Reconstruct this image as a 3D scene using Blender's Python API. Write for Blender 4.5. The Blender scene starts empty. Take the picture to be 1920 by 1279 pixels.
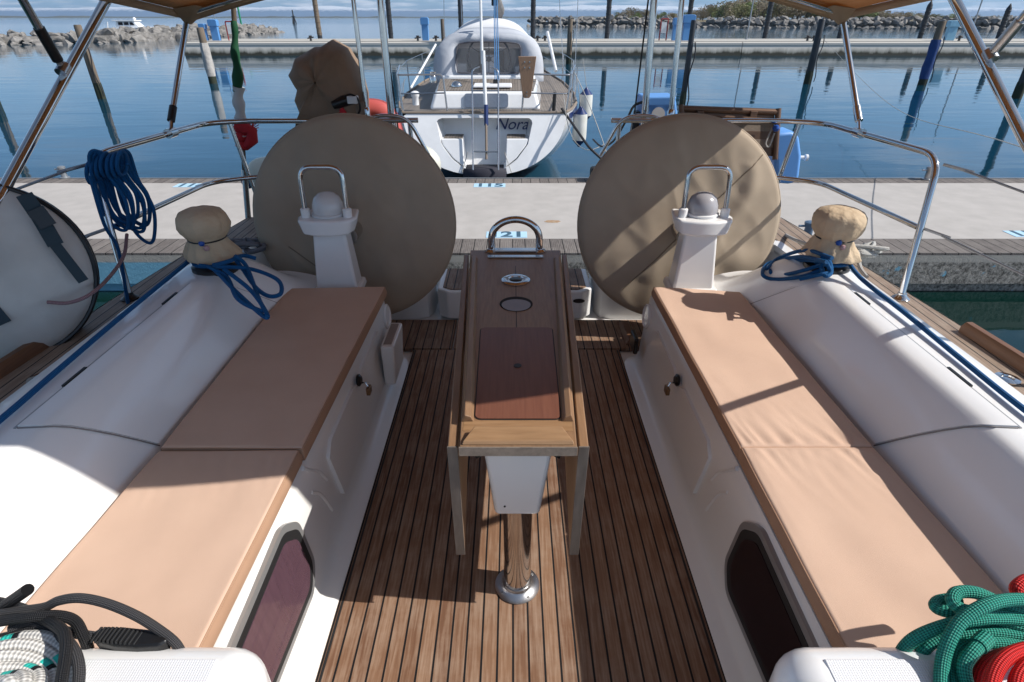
import bpy, bmesh, math, random
from mathutils import Vector, Matrix, noise
R = math.radians
random.seed(7)
scene = bpy.context.scene
col = scene.collection
# ------------------------------------------------------------------ camera, sun, sky
PITCH = R(29.8); CAMH = 1.6; FPX = 1061.0
cam = bpy.data.cameras.new('camera'); camo = bpy.data.objects.new('camera', cam); col.objects.link(camo)
camo.location = (0, 0, CAMH); camo.rotation_euler = (R(90)-PITCH, 0, 0)
cam.sensor_width = 36; cam.lens = 36*FPX/1920; cam.clip_start = .05; cam.clip_end = 30000
scene.camera = camo
SUN = Vector((1.10, -.155, 1.0)).normalized()
sl = bpy.data.lights.new('sun', 'SUN'); sl.energy = 4.6; sl.angle = R(.5); sl.color = (1, .96, .9)
so = bpy.data.objects.new('sun', sl); col.objects.link(so); so.rotation_euler = SUN.to_track_quat('Z', 'Y').to_euler()
scene.view_settings.view_transform = 'Standard'; scene.view_settings.look = 'None'
scene.view_settings.exposure = .26; scene.view_settings.gamma = 1

w = bpy.data.worlds.new("World"); scene.world = w; w.use_nodes = True
nt = w.node_tree; N = nt.nodes; L = nt.links; N.clear()
wo = N.new('ShaderNodeOutputWorld'); bg = N.new('ShaderNodeBackground'); sky = N.new('ShaderNodeTexSky')
sky.sky_type = 'NISHITA'; sky.sun_disc = False; sky.sun_elevation = math.asin(SUN.z)
sky.sun_rotation = math.atan2(SUN.x, SUN.y); sky.air_density = 1.0; sky.dust_density = .35; sky.ozone_density = 2.5
bg.inputs[1].default_value = .098
tint = N.new('ShaderNodeMix'); tint.data_type = 'RGBA'; tint.blend_type = 'MULTIPLY'; tint.inputs[0].default_value = 1
L.new(sky.outputs[0], tint.inputs[6])
tc = N.new('ShaderNodeTexCoord')
mp = N.new('ShaderNodeMapping'); mp.inputs['Scale'].default_value = (1.7, 1.7, 9)
L.new(tc.outputs['Generated'], mp.inputs[0])
n1 = N.new('ShaderNodeTexNoise'); n1.inputs['Scale'].default_value = 2.3; n1.inputs['Detail'].default_value = 7; n1.inputs['Roughness'].default_value = .6
L.new(mp.outputs[0], n1.inputs[0])
sxx = N.new('ShaderNodeSeparateXYZ'); L.new(tc.outputs['Generated'], sxx.inputs[0])
rmp = N.new('ShaderNodeValToRGB'); L.new(sxx.outputs[2], rmp.inputs[0]); re_ = rmp.color_ramp.elements
re_[0].position = 0; re_[0].color = (.41, .66, 1.16, 1); re_[1].position = .6; re_[1].color = (1.0, .95, .88, 1)
x__ = re_.new(.12); x__.color = (.70, .90, 1.13, 1)
x__ = re_.new(.30); x__.color = (.88, .98, 1.05, 1)
L.new(rmp.outputs[0], tint.inputs[7])
r1 = N.new('ShaderNodeMapRange'); r1.inputs[1].default_value = .47; r1.inputs[2].default_value = .68
L.new(n1.outputs[0], r1.inputs[0])
sx_ = N.new('ShaderNodeSeparateXYZ'); L.new(tc.outputs['Generated'], sx_.inputs[0])
side = N.new('ShaderNodeMapRange'); side.inputs[1].default_value = -.5; side.inputs[2].default_value = .9; side.inputs[3].default_value = .25; side.inputs[4].default_value = .8
L.new(sx_.outputs[0], side.inputs[0])
mu = N.new('ShaderNodeMath'); mu.operation = 'MULTIPLY'; L.new(r1.outputs[0], mu.inputs[0]); L.new(side.outputs[0], mu.inputs[1])
# low band of cloud lying over the mountains
mp2 = N.new('ShaderNodeMapping'); mp2.inputs['Scale'].default_value = (6, 6, 60); L.new(tc.outputs['Generated'], mp2.inputs[0])
n2 = N.new('ShaderNodeTexNoise'); n2.inputs['Scale'].default_value = 3; n2.inputs['Detail'].default_value = 8; L.new(mp2.outputs[0], n2.inputs[0])
r2 = N.new('ShaderNodeMapRange'); r2.inputs[1].default_value = .46; r2.inputs[2].default_value = .66; L.new(n2.outputs[0], r2.inputs[0])
rz = N.new('ShaderNodeMapRange'); rz.inputs[1].default_value = .12; rz.inputs[2].default_value = .03; L.new(sx_.outputs[2], rz.inputs[0])
mu2 = N.new('ShaderNodeMath'); mu2.operation = 'MULTIPLY'; L.new(r2.outputs[0], mu2.inputs[0]); L.new(rz.outputs[0], mu2.inputs[1])
mx = N.new('ShaderNodeMath'); mx.operation = 'MAXIMUM'; L.new(mu.outputs[0], mx.inputs[0]); L.new(mu2.outputs[0], mx.inputs[1])
cm = N.new('ShaderNodeMix'); cm.data_type = 'RGBA'; L.new(mx.outputs[0], cm.inputs[0]); L.new(tint.outputs[2], cm.inputs[6])
cm.inputs[7].default_value = (8.4, 8.8, 9.4, 1)
L.new(cm.outputs[2], bg.inputs[0]); L.new(bg.outputs[0], wo.inputs[0])

# ------------------------------------------------------------------ helpers
_c, _s = math.cos(PITCH), math.sin(PITCH)
def ray(px, py):
    a = (px-960)/FPX; b = (640-py)/FPX
    return Vector((a, _c+b*_s, -_s+b*_c))
def az(px, py, z):
    r = ray(px, py); return Vector((0, 0, CAMH)) + r*((z-CAMH)/r.z)
def ay(px, py, y):
    r = ray(px, py); return Vector((0, 0, CAMH)) + r*(y/r.y)
def ax(px, py, x):
    r = ray(px, py); return Vector((0, 0, CAMH)) + r*(x/r.x)
X0 = .015
def lerp(a, b, t): return a+(b-a)*t
def smooth(t): t = max(0, min(1, t)); return t*t*(3-2*t)

def catmull(pts, n=6, closed=False):
    pts = [Vector(p) for p in pts]; out = []; m = len(pts)
    if m < 3: return pts
    rng = range(m) if closed else range(m-1)
    for i in rng:
        p0 = pts[(i-1) % m] if closed or i > 0 else pts[0]*2-pts[1]
        p1 = pts[i]; p2 = pts[(i+1) % m]
        p3 = pts[(i+2) % m] if closed or i < m-2 else pts[-1]*2-pts[-2]
        for k in range(n):
            t = k/n
            out.append(.5*((2*p1)+(-p0+p2)*t+(2*p0-5*p1+4*p2-p3)*t*t+(-p0+3*p1-3*p2+p3)*t**3))
    if not closed: out.append(pts[-1])
    return out
def fillet(pts, rad, n=6):
    pts = [Vector(p) for p in pts]; out = [pts[0]]
    for i in range(1, len(pts)-1):
        a, b, c = pts[i-1], pts[i], pts[i+1]
        d1 = (a-b); d2 = (c-b); r = min(rad, d1.length*.45, d2.length*.45)
        p = b+d1.normalized()*r; q = b+d2.normalized()*r
        for k in range(n+1):
            t = k/n; out.append((1-t)**2*p+2*t*(1-t)*b+t*t*q)
    out.append(pts[-1]); return out

class MB:
    def __init__(s): s.v = []; s.f = []; s.uv = {}; s.fm = {}
    def quadgrid(s, P, closeu=False, closev=False, m=0, flip=False):
        b = len(s.v); nr = len(P); nc = len(P[0])
        for row in P: s.v += [tuple(p) for p in row]
        for i in range(nr if closev else nr-1):
            for j in range(nc if closeu else nc-1):
                i2 = (i+1) % nr; j2 = (j+1) % nc
                q = (b+i*nc+j, b+i*nc+j2, b+i2*nc+j2, b+i2*nc+j)
                if flip: q = q[::-1]
                s.fm[len(s.f)] = m; s.f.append(q)
        return s
    def poly(s, pts, m=0):
        b = len(s.v); s.v += [tuple(p) for p in pts]; s.fm[len(s.f)] = m; s.f.append(tuple(range(b, b+len(pts)))); return s
    def box(s, x0, x1, y0, y1, z0, z1, m=0):
        b = len(s.v)
        s.v += [(x0, y0, z0), (x1, y0, z0), (x1, y1, z0), (x0, y1, z0), (x0, y0, z1), (x1, y0, z1), (x1, y1, z1), (x0, y1, z1)]
        for q in ((3, 2, 1, 0), (4, 5, 6, 7), (0, 1, 5, 4), (1, 2, 6, 5), (2, 3, 7, 6), (3, 0, 4, 7)):
            s.fm[len(s.f)] = m; s.f.append(tuple(b+i for i in q))
        return s
    def hexa(s, p, m=0):
        b = len(s.v); s.v += [tuple(q) for q in p]
        for q in ((3, 2, 1, 0), (4, 5, 6, 7), (0, 1, 5, 4), (1, 2, 6, 5), (2, 3, 7, 6), (3, 0, 4, 7)):
            s.fm[len(s.f)] = m; s.f.append(tuple(b+i for i in q))
        return s
    def prism(s, out, z0, z1, m=0, axis='z'):
        def P(a, b_, c): return (a, b_, c) if axis == 'z' else ((a, c, b_) if axis == 'y' else (c, a, b_))
        b = len(s.v); n = len(out)
        s.v += [P(x, y, z0) for x, y in out]+[P(x, y, z1) for x, y in out]
        fl = [tuple(b+i for i in range(n))[::-1], tuple(b+n+i for i in range(n))]
        fl += [(b+i, b+(i+1) % n, b+n+(i+1) % n, b+n+i) for i in range(n)]
        for q in fl: s.fm[len(s.f)] = m; s.f.append(q)
        return s
    def tube(s, pts, r, seg=8, closed=False, m=0, caps=True, flat=1):
        pts = [Vector(p) for p in pts]; n = len(pts)
        rs = r if isinstance(r, (list, tuple)) else [r]*n
        tg = []
        for i in range(n):
            a = pts[(i-1) % n] if closed or i > 0 else pts[i]; c = pts[(i+1) % n] if closed or i < n-1 else pts[i]
            d = c-a; tg.append(d.normalized() if d.length > 1e-9 else Vector((0, 0, 1)))
        u = tg[0].orthogonal().normalized(); b0 = len(s.v); Ls = 0; ring = []
        for i in range(n):
            u = (u-tg[i]*u.dot(tg[i])); u = u.normalized() if u.length > 1e-6 else tg[i].orthogonal().normalized()
            vv = tg[i].cross(u)
            if i: Ls += (pts[i]-pts[i-1]).length
            ring.append(Ls/(2*math.pi*max(rs[0], 1e-5)))
            for k in range(seg):
                a = 2*math.pi*k/seg
                s.v.append(tuple(pts[i]+(u*math.cos(a)+vv*math.sin(a)*flat)*rs[i]))
        for i in range(n if closed else n-1):
            i2 = (i+1) % n
            for k in range(seg):
                k2 = (k+1) % seg
                s.uv[len(s.f)] = [(k/seg, ring[i]), ((k+1)/seg, ring[i]), ((k+1)/seg, ring[i2] if i2 else ring[i]+.1), (k/seg, ring[i2] if i2 else ring[i]+.1)]
                s.fm[len(s.f)] = m
                s.f.append((b0+i*seg+k, b0+i*seg+k2, b0+i2*seg+k2, b0+i2*seg+k))
        if caps and not closed:
            s.fm[len(s.f)] = m; s.f.append(tuple(b0+k for k in range(seg))[::-1])
            s.fm[len(s.f)] = m; s.f.append(tuple(b0+(n-1)*seg+k for k in range(seg)))
        return s
    def lathe(s, prof, c=(0, 0, 0), seg=24, axis=(0, 0, 1), m=0, fn=None):
        q = Vector(axis).normalized().to_track_quat('Z', 'Y'); c = Vector(c); P = []
        for r, z in prof:
            row = []
            for k in range(seg):
                a = 2*math.pi*k/seg; rr = r*(fn(a, z) if fn else 1)
                row.append(c+q @ Vector((rr*math.cos(a), rr*math.sin(a), z)))
            P.append(row)
        s.quadgrid(P, closeu=True, m=m)
        if prof[0][0] > 1e-4: s.poly(P[0][::-1], m)
        if prof[-1][0] > 1e-4: s.poly(P[-1], m)
        return s
    def build(s, name, mat, parent=None, smooth_=True, bevel=0, bseg=3, sharp=40, label=None, cat=None, group=None, kind=None, subsurf=0, recalc=True):
        me = bpy.data.meshes.new(name); me.from_pydata(s.v, [], s.f)
        mats = mat if isinstance(mat, (list, tuple)) else [mat]
        for m_ in mats: me.materials.append(m_)
        for i, p in enumerate(me.polygons):
            p.use_smooth = smooth_; p.material_index = s.fm.get(i, 0)
        if s.uv:
            ul = me.uv_layers.new(name='uv')
            for i, p in enumerate(me.polygons):
                if i in s.uv:
                    for li, t in zip(p.loop_indices, s.uv[i]): ul.data[li].uv = t
        if recalc:
            bm = bmesh.new(); bm.from_mesh(me)
            bmesh.ops.recalc_face_normals(bm, faces=bm.faces); bm.to_mesh(me); bm.free()
        if smooth_: me.set_sharp_from_angle(angle=R(sharp))
        o = bpy.data.objects.new(name, me); col.objects.link(o)
        if bevel:
            md = o.modifiers.new('bevel', 'BEVEL'); md.width = bevel; md.segments = bseg; md.limit_method = 'ANGLE'; md.angle_limit = R(35)
            md.harden_normals = True
        if subsurf:
            md = o.modifiers.new('sub', 'SUBSURF'); md.levels = md.render_levels = subsurf
        if parent: adopt(o, parent)
        tag(o, label, cat, group, kind)
        return o
def worldloc(p):
    v = Vector((0, 0, 0)); q = p
    while q: v += q.location; q = q.parent
    return v
def adopt(o, parent):
    o.parent = parent
    root = parent
    while root.parent: root = root.parent
    if parent.type == 'EMPTY' or parent.parent is None: o.matrix_parent_inverse = Matrix.Translation(-parent.location)
def tag(o, label=None, cat=None, group=None, kind=None):
    if label: o['label'] = label
    if cat: o['category'] = cat
    if group: o['group'] = group
    if kind: o['kind'] = kind
    return o
def empty(name, loc, label, cat, group=None):
    o = bpy.data.objects.new(name, None); col.objects.link(o); o.location = loc; o.empty_display_size = .2
    return tag(o, label, cat, group)
def dup(root, loc, rotz=0, label=None, scale=None):
    r = root.copy(); col.objects.link(r); r.location = loc; r.rotation_euler.z = rotz
    if label: r['label'] = label
    if scale: r.scale = (scale,)*3 if not isinstance(scale, tuple) else scale
    for ch in list(root.children):
        c = ch.copy(); col.objects.link(c); c.parent = r
        for g in list(ch.children):
            d = g.copy(); col.objects.link(d); d.parent = c
    return r

# ------------------------------------------------------------------ materials
def newmat(name):
    m = bpy.data.materials.new(name); m.use_nodes = True
    return m, m.node_tree.nodes, m.node_tree.links, m.node_tree.nodes['Principled BSDF']
def pm(name, c, rough=.5, metal=0, c2=None, nscale=4, nstr=.5, bump=0, bscale=60, stretch=(1, 1, 1), coat=0, transl=0, spec=.5, detail=5, coords='Object', bdist=.002):
    m, n, l, b = newmat(name)
    b.inputs['Roughness'].default_value = rough; b.inputs['Metallic'].default_value = metal
    b.inputs['Coat Weight'].default_value = coat; b.inputs['Specular IOR Level'].default_value = spec
    t = n.new('ShaderNodeTexCoord'); mpn = n.new('ShaderNodeMapping'); mpn.inputs['Scale'].default_value = stretch
    l.new(t.outputs[coords], mpn.inputs[0])
    if c2 is None: c2 = tuple(x*.82 for x in c)
    nz = n.new('ShaderNodeTexNoise'); nz.inputs['Scale'].default_value = nscale; nz.inputs['Detail'].default_value = detail
    l.new(mpn.outputs[0], nz.inputs[0])
    mr = n.new('ShaderNodeMapRange'); mr.inputs[1].default_value = .5-.5*(1-nstr)-.02; mr.inputs[2].default_value = .5+.5*(1-nstr)+.02
    l.new(nz.outputs[0], mr.inputs[0])
    mc = n.new('ShaderNodeMix'); mc.data_type = 'RGBA'; mc.inputs[6].default_value = (*c, 1); mc.inputs[7].default_value = (*c2, 1)
    l.new(mr.outputs[0], mc.inputs[0]); l.new(mc.outputs[2], b.inputs['Base Color'])
    if bump:
        nb = n.new('ShaderNodeTexNoise'); nb.inputs['Scale'].default_value = bscale; nb.inputs['Detail'].default_value = 4
        l.new(mpn.outputs[0], nb.inputs[0]); bp = n.new('ShaderNodeBump'); bp.inputs['Strength'].default_value = bump; bp.inputs['Distance'].default_value = bdist
        l.new(nb.outputs[0], bp.inputs['Height']); l.new(bp.outputs[0], b.inputs['Normal'])
    if transl:
        tr = n.new('ShaderNodeBsdfTranslucent'); l.new(mc.outputs[2], tr.inputs[0])
        ms = n.new('ShaderNodeMixShader'); ms.inputs[0].default_value = transl
        out = n['Material Output']; l.new(b.outputs[0], ms.inputs[1]); l.new(tr.outputs[0], ms.inputs[2]); l.new(ms.outputs[0], out.inputs[0])
    return m
def math_(n, l, op, a, b=None, c=None):
    x = n.new('ShaderNodeMath'); x.operation = op
    for i, v in enumerate((a, b, c)):
        if v is None: continue
        if isinstance(v, (int, float)): x.inputs[i].default_value = v
        else: l.new(v, x.inputs[i])
    return x.outputs[0]
def plank_mat(name, pitch, c1, c2, pale, seam=(.008, .008, .009), seamw=.1, axis=0, rough=.6, palestr=.6, angle=0, ribs=0):
    m, n, l, b = newmat(name)
    t = n.new('ShaderNodeTexCoord'); mpn = n.new('ShaderNodeMapping'); mpn.inputs['Rotation'].default_value = (0, 0, angle)
    l.new(t.outputs['Object'], mpn.inputs[0])
    s = n.new('ShaderNodeSeparateXYZ'); l.new(mpn.outputs[0], s.inputs[0])
    u = math_(n, l, 'DIVIDE', s.outputs[axis], pitch)
    u = math_(n, l, 'ADD', u, 500.0)
    cell = math_(n, l, 'FLOOR', u); fr = math_(n, l, 'FRACT', u)
    wn = n.new('ShaderNodeTexWhiteNoise'); wn.noise_dimensions = '1D'; l.new(cell, wn.inputs['W'])
    st = n.new('ShaderNodeMapping'); st.inputs['Scale'].default_value = (90, 5, 20) if axis == 0 else (5, 90, 20)
    l.new(mpn.outputs[0], st.inputs[0])
    off = n.new('ShaderNodeVectorMath'); off.operation = 'ADD'; l.new(st.outputs[0], off.inputs[0]); 
    cmb = n.new('ShaderNodeCombineXYZ'); l.new(math_(n, l, 'MULTIPLY', wn.outputs[0], 40.), cmb.inputs[2]); l.new(cmb.outputs[0], off.inputs[1])
    g = n.new('ShaderNodeTexNoise'); g.inputs['Scale'].default_value = 1.6; g.inputs['Detail'].default_value = 6; l.new(off.outputs[0], g.inputs[0])
    big = n.new('ShaderNodeTexNoise'); big.inputs['Scale'].default_value = 6; big.inputs['Detail'].default_value = 6; big.inputs['Roughness'].default_value = .7; l.new(mpn.outputs[0], big.inputs[0])
    gm = math_(n, l, 'ADD', math_(n, l, 'MULTIPLY', g.outputs[0], .75), math_(n, l, 'MULTIPLY', math_(n, l, 'SUBTRACT', wn.outputs[0], .5), .34))
    mr = n.new('ShaderNodeMapRange'); mr.inputs[1].default_value = .1; mr.inputs[2].default_value = .65; l.new(gm, mr.inputs[0])
    mc = n.new('ShaderNodeMix'); mc.data_type = 'RGBA'; mc.inputs[6].default_value = (*c1, 1); mc.inputs[7].default_value = (*c2, 1); l.new(mr.outputs[0], mc.inputs[0])
    # pale scuffed wear
    pr = n.new('ShaderNodeMapRange'); pr.inputs[1].default_value = .47; pr.inputs[2].default_value = .68; pr.inputs[4].default_value = palestr
    l.new(math_(n, l, 'MULTIPLY_ADD', g.outputs[0], .5, math_(n, l, 'MULTIPLY', big.outputs[0], .55)), pr.inputs[0])
    mp_ = n.new('ShaderNodeMix'); mp_.data_type = 'RGBA'; l.new(pr.outputs[0], mp_.inputs[0]); l.new(mc.outputs[2], mp_.inputs[6]); mp_.inputs[7].default_value = (*pale, 1)
    se = math_(n, l, 'LESS_THAN', fr, seamw)
    ms = n.new('ShaderNodeMix'); ms.data_type = 'RGBA'; l.new(se, ms.inputs[0]); l.new(mp_.outputs[2], ms.inputs[6]); ms.inputs[7].default_value = (*seam, 1)
    l.new(ms.outputs[2], b.inputs['Base Color']); b.inputs['Roughness'].default_value = rough; b.inputs['Specular IOR Level'].default_value = .3
    h = math_(n, l, 'SUBTRACT', math_(n, l, 'MULTIPLY', g.outputs[0], .35), se)
    if ribs:
        rb = math_(n, l, 'SINE', math_(n, l, 'MULTIPLY', fr, 6.283*ribs)); h = math_(n, l, 'ADD', h, math_(n, l, 'MULTIPLY', rb, .8))
    bp = n.new('ShaderNodeBump'); bp.inputs['Strength'].default_value = .5; bp.inputs['Distance'].default_value = .002; l.new(h, bp.inputs['Height']); l.new(bp.outputs[0], b.inputs['Normal'])
    return m
def rope_mat(name, c, c2=None, turns=8, fleck=None, rough=.55, k=1.3):
    m, n, l, b = newmat(name); t = n.new('ShaderNodeTexCoord'); s = n.new('ShaderNodeSeparateXYZ'); l.new(t.outputs['UV'], s.inputs[0])
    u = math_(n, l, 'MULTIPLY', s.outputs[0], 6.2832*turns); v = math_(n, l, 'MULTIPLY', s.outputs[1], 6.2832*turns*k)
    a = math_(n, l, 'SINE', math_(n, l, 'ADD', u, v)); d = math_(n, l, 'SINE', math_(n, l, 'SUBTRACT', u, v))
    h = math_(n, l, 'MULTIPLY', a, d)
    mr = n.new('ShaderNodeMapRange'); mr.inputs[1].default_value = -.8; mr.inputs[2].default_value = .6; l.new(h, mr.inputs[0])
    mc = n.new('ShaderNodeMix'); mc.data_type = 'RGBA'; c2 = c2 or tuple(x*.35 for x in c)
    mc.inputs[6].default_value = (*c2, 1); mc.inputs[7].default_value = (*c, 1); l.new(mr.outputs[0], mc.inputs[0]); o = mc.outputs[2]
    if fleck:
        uu = math_(n, l, 'FLOOR', math_(n, l, 'MULTIPLY', s.outputs[0], 6)); 
        tw = math_(n, l, 'FRACT', math_(n, l, 'ADD', math_(n, l, 'MULTIPLY', s.outputs[1], .55), math_(n, l, 'MULTIPLY', uu, .5)))
        f1 = math_(n, l, 'LESS_THAN', tw, .22); par = math_(n, l, 'GREATER_THAN', math_(n, l, 'FRACT', math_(n, l, 'MULTIPLY', uu, .5)), .2)
        f = math_(n, l, 'MULTIPLY', f1, par)
        f2 = math_(n, l, 'MULTIPLY', math_(n, l, 'LESS_THAN', tw, .08), par)
        x = n.new('ShaderNodeMix'); x.data_type = 'RGBA'; l.new(f, x.inputs[0]); l.new(o, x.inputs[6]); x.inputs[7].default_value = (*fleck, 1)
        y = n.new('ShaderNodeMix'); y.data_type = 'RGBA'; l.new(f2, y.inputs[0]); l.new(x.outputs[2], y.inputs[6]); y.inputs[7].default_value = (.01, .01, .012, 1); o = y.outputs[2]
    l.new(o, b.inputs['Base Color']); b.inputs['Roughness'].default_value = rough; b.inputs['Specular IOR Level'].default_value = .25
    bp = n.new('ShaderNodeBump'); bp.inputs['Strength'].default_value = .8; bp.inputs['Distance'].default_value = .0012; l.new(h, bp.inputs['Height']); l.new(bp.outputs[0], b.inputs['Normal'])
    return m

GEL = pm('gelcoat', (.87, .86, .85), .22, c2=(.83, .82, .80), nscale=3, bump=.02, bscale=4, coat=.4)
GELC = pm('gelcoat_cream', (.83, .81, .78), .28, c2=(.79, .77, .735), nscale=3, bump=.02, bscale=4, coat=.3)
def nonskid():
    m, n, l, b = newmat('nonskid'); b.inputs['Base Color'].default_value = (.76, .76, .77, 1); b.inputs['Roughness'].default_value = .4
    t = n.new('ShaderNodeTexCoord'); v = n.new('ShaderNodeTexVoronoi'); v.inputs['Scale'].default_value = 230; v.inputs['Randomness'].default_value = .1; l.new(t.outputs['Object'], v.inputs[0])
    bp = n.new('ShaderNodeBump'); bp.inputs['Strength'].default_value = .9; bp.inputs['Distance'].default_value = .0015; bp.invert = True; l.new(v.outputs[0], bp.inputs['Height']); l.new(bp.outputs[0], b.inputs['Normal'])
    return m
NONSKID = nonskid()
STEEL = pm('stainless', (.62, .61, .60), .10, 1, c2=(.55, .54, .53), nscale=20, bump=.03, bscale=30)
STEELB = pm('brushed_steel', (.55, .55, .56), .3, 1, nscale=30, bump=.1, bscale=90)
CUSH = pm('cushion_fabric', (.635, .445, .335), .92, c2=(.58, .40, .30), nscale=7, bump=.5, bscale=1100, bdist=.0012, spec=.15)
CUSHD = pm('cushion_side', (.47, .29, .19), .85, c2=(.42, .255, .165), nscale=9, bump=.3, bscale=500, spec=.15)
KHAKI = pm('khaki_canvas', (.43, .35, .265), .8, c2=(.365, .295, .22), nscale=5, bump=.4, bscale=400, spec=.2)
CANVAS = pm('tan_canvas', (.58, .45, .31), .8, c2=(.50, .38, .25), nscale=9, bump=.9, bscale=28, spec=.2, bdist=.011)
MOTOR = pm('motor_canvas', (.29, .205, .145), .75, c2=(.22, .15, .10), nscale=7, bump=.5, bscale=25, spec=.3, bdist=.01)
BIMINI = pm('bimini_canvas', (.62, .36, .17), .8, c2=(.55, .31, .14), nscale=10, bump=.3, bscale=200, transl=.3)
BIMHEM = pm('bimini_hem', (.45, .33, .22), .8, c2=(.38, .27, .17), nscale=10, bump=.3, bscale=200, transl=.12)
TEAK = plank_mat('teak_sole', .0455, (.16, .08, .046), (.28, .158, .092), (.44, .34, .26), palestr=.42, seamw=.135)
TEAKS = plank_mat('teak_step', .05, (.14, .075, .045), (.26, .155, .095), (.38, .30, .23), palestr=.5, seamw=.12)
TEAKD = plank_mat('teak_deck', .05, (.20, .14, .10), (.30, .22, .165), (.42, .35, .28), palestr=.6, seamw=.1)
WOOD = pm('table_oak', (.31, .18, .095), .45, c2=(.19, .105, .055), nscale=3, nstr=.4, stretch=(40, 3, 20), bump=.25, bscale=3)
WOODL = pm('oiled_oak', (.36, .21, .105), .5, c2=(.22, .12, .055), nscale=3, nstr=.4, stretch=(3, 30, 30), bump=.3, bscale=3)
WOODR = pm('mahogany_panel', (.19, .075, .045), .42, c2=(.14, .052, .032), nscale=3, stretch=(45, 2, 20), bump=.15, bscale=4)
WOODG = pm('weathered_wood', (.30, .235, .18), .7, c2=(.19, .145, .11), nscale=3, stretch=(30, 3, 30), bump=.3, bscale=3)
RAILW = pm('toe_rail_teak', (.20, .095, .045), .5, c2=(.13, .06, .03), nscale=4, stretch=(30, 2, 30), bump=.2, bscale=3)
BLACK = pm('black_plastic', (.012, .012, .013), .35, bump=.1, bscale=80)
RUBBER = pm('black_rubber', (.015, .015, .016), .6)
GREYF = pm('window_alloy', (.42, .42, .42), .35, .55)
WINDOW = pm('tinted_acrylic', (.020, .010, .012), .3, c2=(.014, .007, .009), coat=.0, spec=.25)
def winL():
    return pm('tinted_acrylic_curtain', (.115, .062, .082), .2, c2=(.09, .048, .065), nscale=5, stretch=(1, 12, 2), coat=.5)
WINDOWL = winL()
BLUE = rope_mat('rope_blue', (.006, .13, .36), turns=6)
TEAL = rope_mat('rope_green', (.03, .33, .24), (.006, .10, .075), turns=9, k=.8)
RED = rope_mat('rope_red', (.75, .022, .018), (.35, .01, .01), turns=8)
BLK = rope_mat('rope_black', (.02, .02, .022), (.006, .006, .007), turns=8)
GRY = rope_mat('rope_charcoal', (.075, .072, .075), (.015, .015, .016), turns=8)
FLECK = rope_mat('rope_fleck', (.74, .72, .68), (.36, .35, .33), turns=4, fleck=(.03, .5, .42))
PINK = rope_mat('rope_pink', (.42, .25, .26), turns=4)
WROPE = rope_mat('rope_white', (.62, .60, .56), (.25, .24, .22), turns=4)
DROPE = rope_mat('rope_dark', (.05, .05, .055), turns=4)
WHITE = pm('white_plastic', (.78, .78, .78), .35)
BLUEP = pm('blue_vinyl', (.13, .34, .74), .45, c2=(.12, .31, .68))
BLUEB = pm('blue_ball', (.01, .08, .38), .3)
PINKB = pm('pink_ball', (.5, .3, .3), .4)
REDV = pm('red_vinyl', (.60, .12, .11), .45)
CONC = pm('concrete', (.485, .45, .42), .88, c2=(.36, .335, .31), nscale=4.5, nstr=.2, detail=10, bump=.4, bscale=60, bdist=.004)
def conc_rough():
    m, n, l, b = newmat('rough_concrete'); t = n.new('ShaderNodeTexCoord')
    a = n.new('ShaderNodeTexNoise'); a.inputs['Scale'].default_value = 28; a.inputs['Detail'].default_value = 8; a.inputs['Roughness'].default_value = .75; l.new(t.outputs['Object'], a.inputs[0])
    s = n.new('ShaderNodeSeparateXYZ'); l.new(t.outputs['Object'], s.inputs[0])
    cr = n.new('ShaderNodeValToRGB'); e = cr.color_ramp.elements; e[0].position = .38; e[0].color = (.06, .056, .05, 1); e[1].position = .62; e[1].color = (.42, .39, .35, 1); l.new(a.outputs[0], cr.inputs[0])
    # smooth upper lip
    lip = n.new('ShaderNodeMapRange'); lip.inputs[1].default_value = -.70; lip.inputs[2].default_value = -.68; l.new(s.outputs[2], lip.inputs[0])
    mx_ = n.new('ShaderNodeMix'); mx_.data_type = 'RGBA'; l.new(lip.outputs[0], mx_.inputs[0]); l.new(cr.outputs[0], mx_.inputs[6]); mx_.inputs[7].default_value = (.40, .37, .33, 1)
    # old blue paint: a painted run on the left side and scattered flakes
    pn = n.new('ShaderNodeTexNoise'); pn.inputs['Scale'].default_value = 3; pn.inputs['Detail'].default_value = 9; pn.inputs['Roughness'].default_value = .65; l.new(t.outputs['Object'], pn.inputs[0])
    left = n.new('ShaderNodeMapRange'); left.inputs[1].default_value = -2.4; left.inputs[2].default_value = -2.9; left.inputs[3].default_value = 0; left.inputs[4].default_value = .34; l.new(s.outputs[0], left.inputs[0])
    th = math_(n, l, 'SUBTRACT', math_(n, l, 'ADD', pn.outputs[0], left.outputs[0]), .64)
    pr = n.new('ShaderNodeMapRange'); pr.inputs[1].default_value = 0; pr.inputs[2].default_value = .03; l.new(th, pr.inputs[0])
    pf = math_(n, l, 'MULTIPLY', pr.outputs[0], math_(n, l, 'SUBTRACT', 1.0, lip.outputs[0]))
    m2 = n.new('ShaderNodeMix'); m2.data_type = 'RGBA'; l.new(pf, m2.inputs[0]); l.new(mx_.outputs[2], m2.inputs[6]); m2.inputs[7].default_value = (.16, .38, .52, 1)
    l.new(m2.outputs[2], b.inputs['Base Color']); b.inputs['Roughness'].default_value = .9
    bp = n.new('ShaderNodeBump'); bp.inputs['Strength'].default_value = .9; bp.inputs['Distance'].default_value = .012; l.new(a.outputs[0], bp.inputs['Height']); l.new(bp.outputs[0], b.inputs['Normal'])
    return m
CONCR = conc_rough()
PLANK = plank_mat('pontoon_planks', .14, (.10, .085, .078), (.20, .175, .16), (.30, .27, .24), palestr=.4, seamw=.07, ribs=7, rough=.85)
PAINTB = pm('stencil_blue', (.45, .66, .82), .8, c2=(.38, .58, .74), nscale=8)
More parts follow.
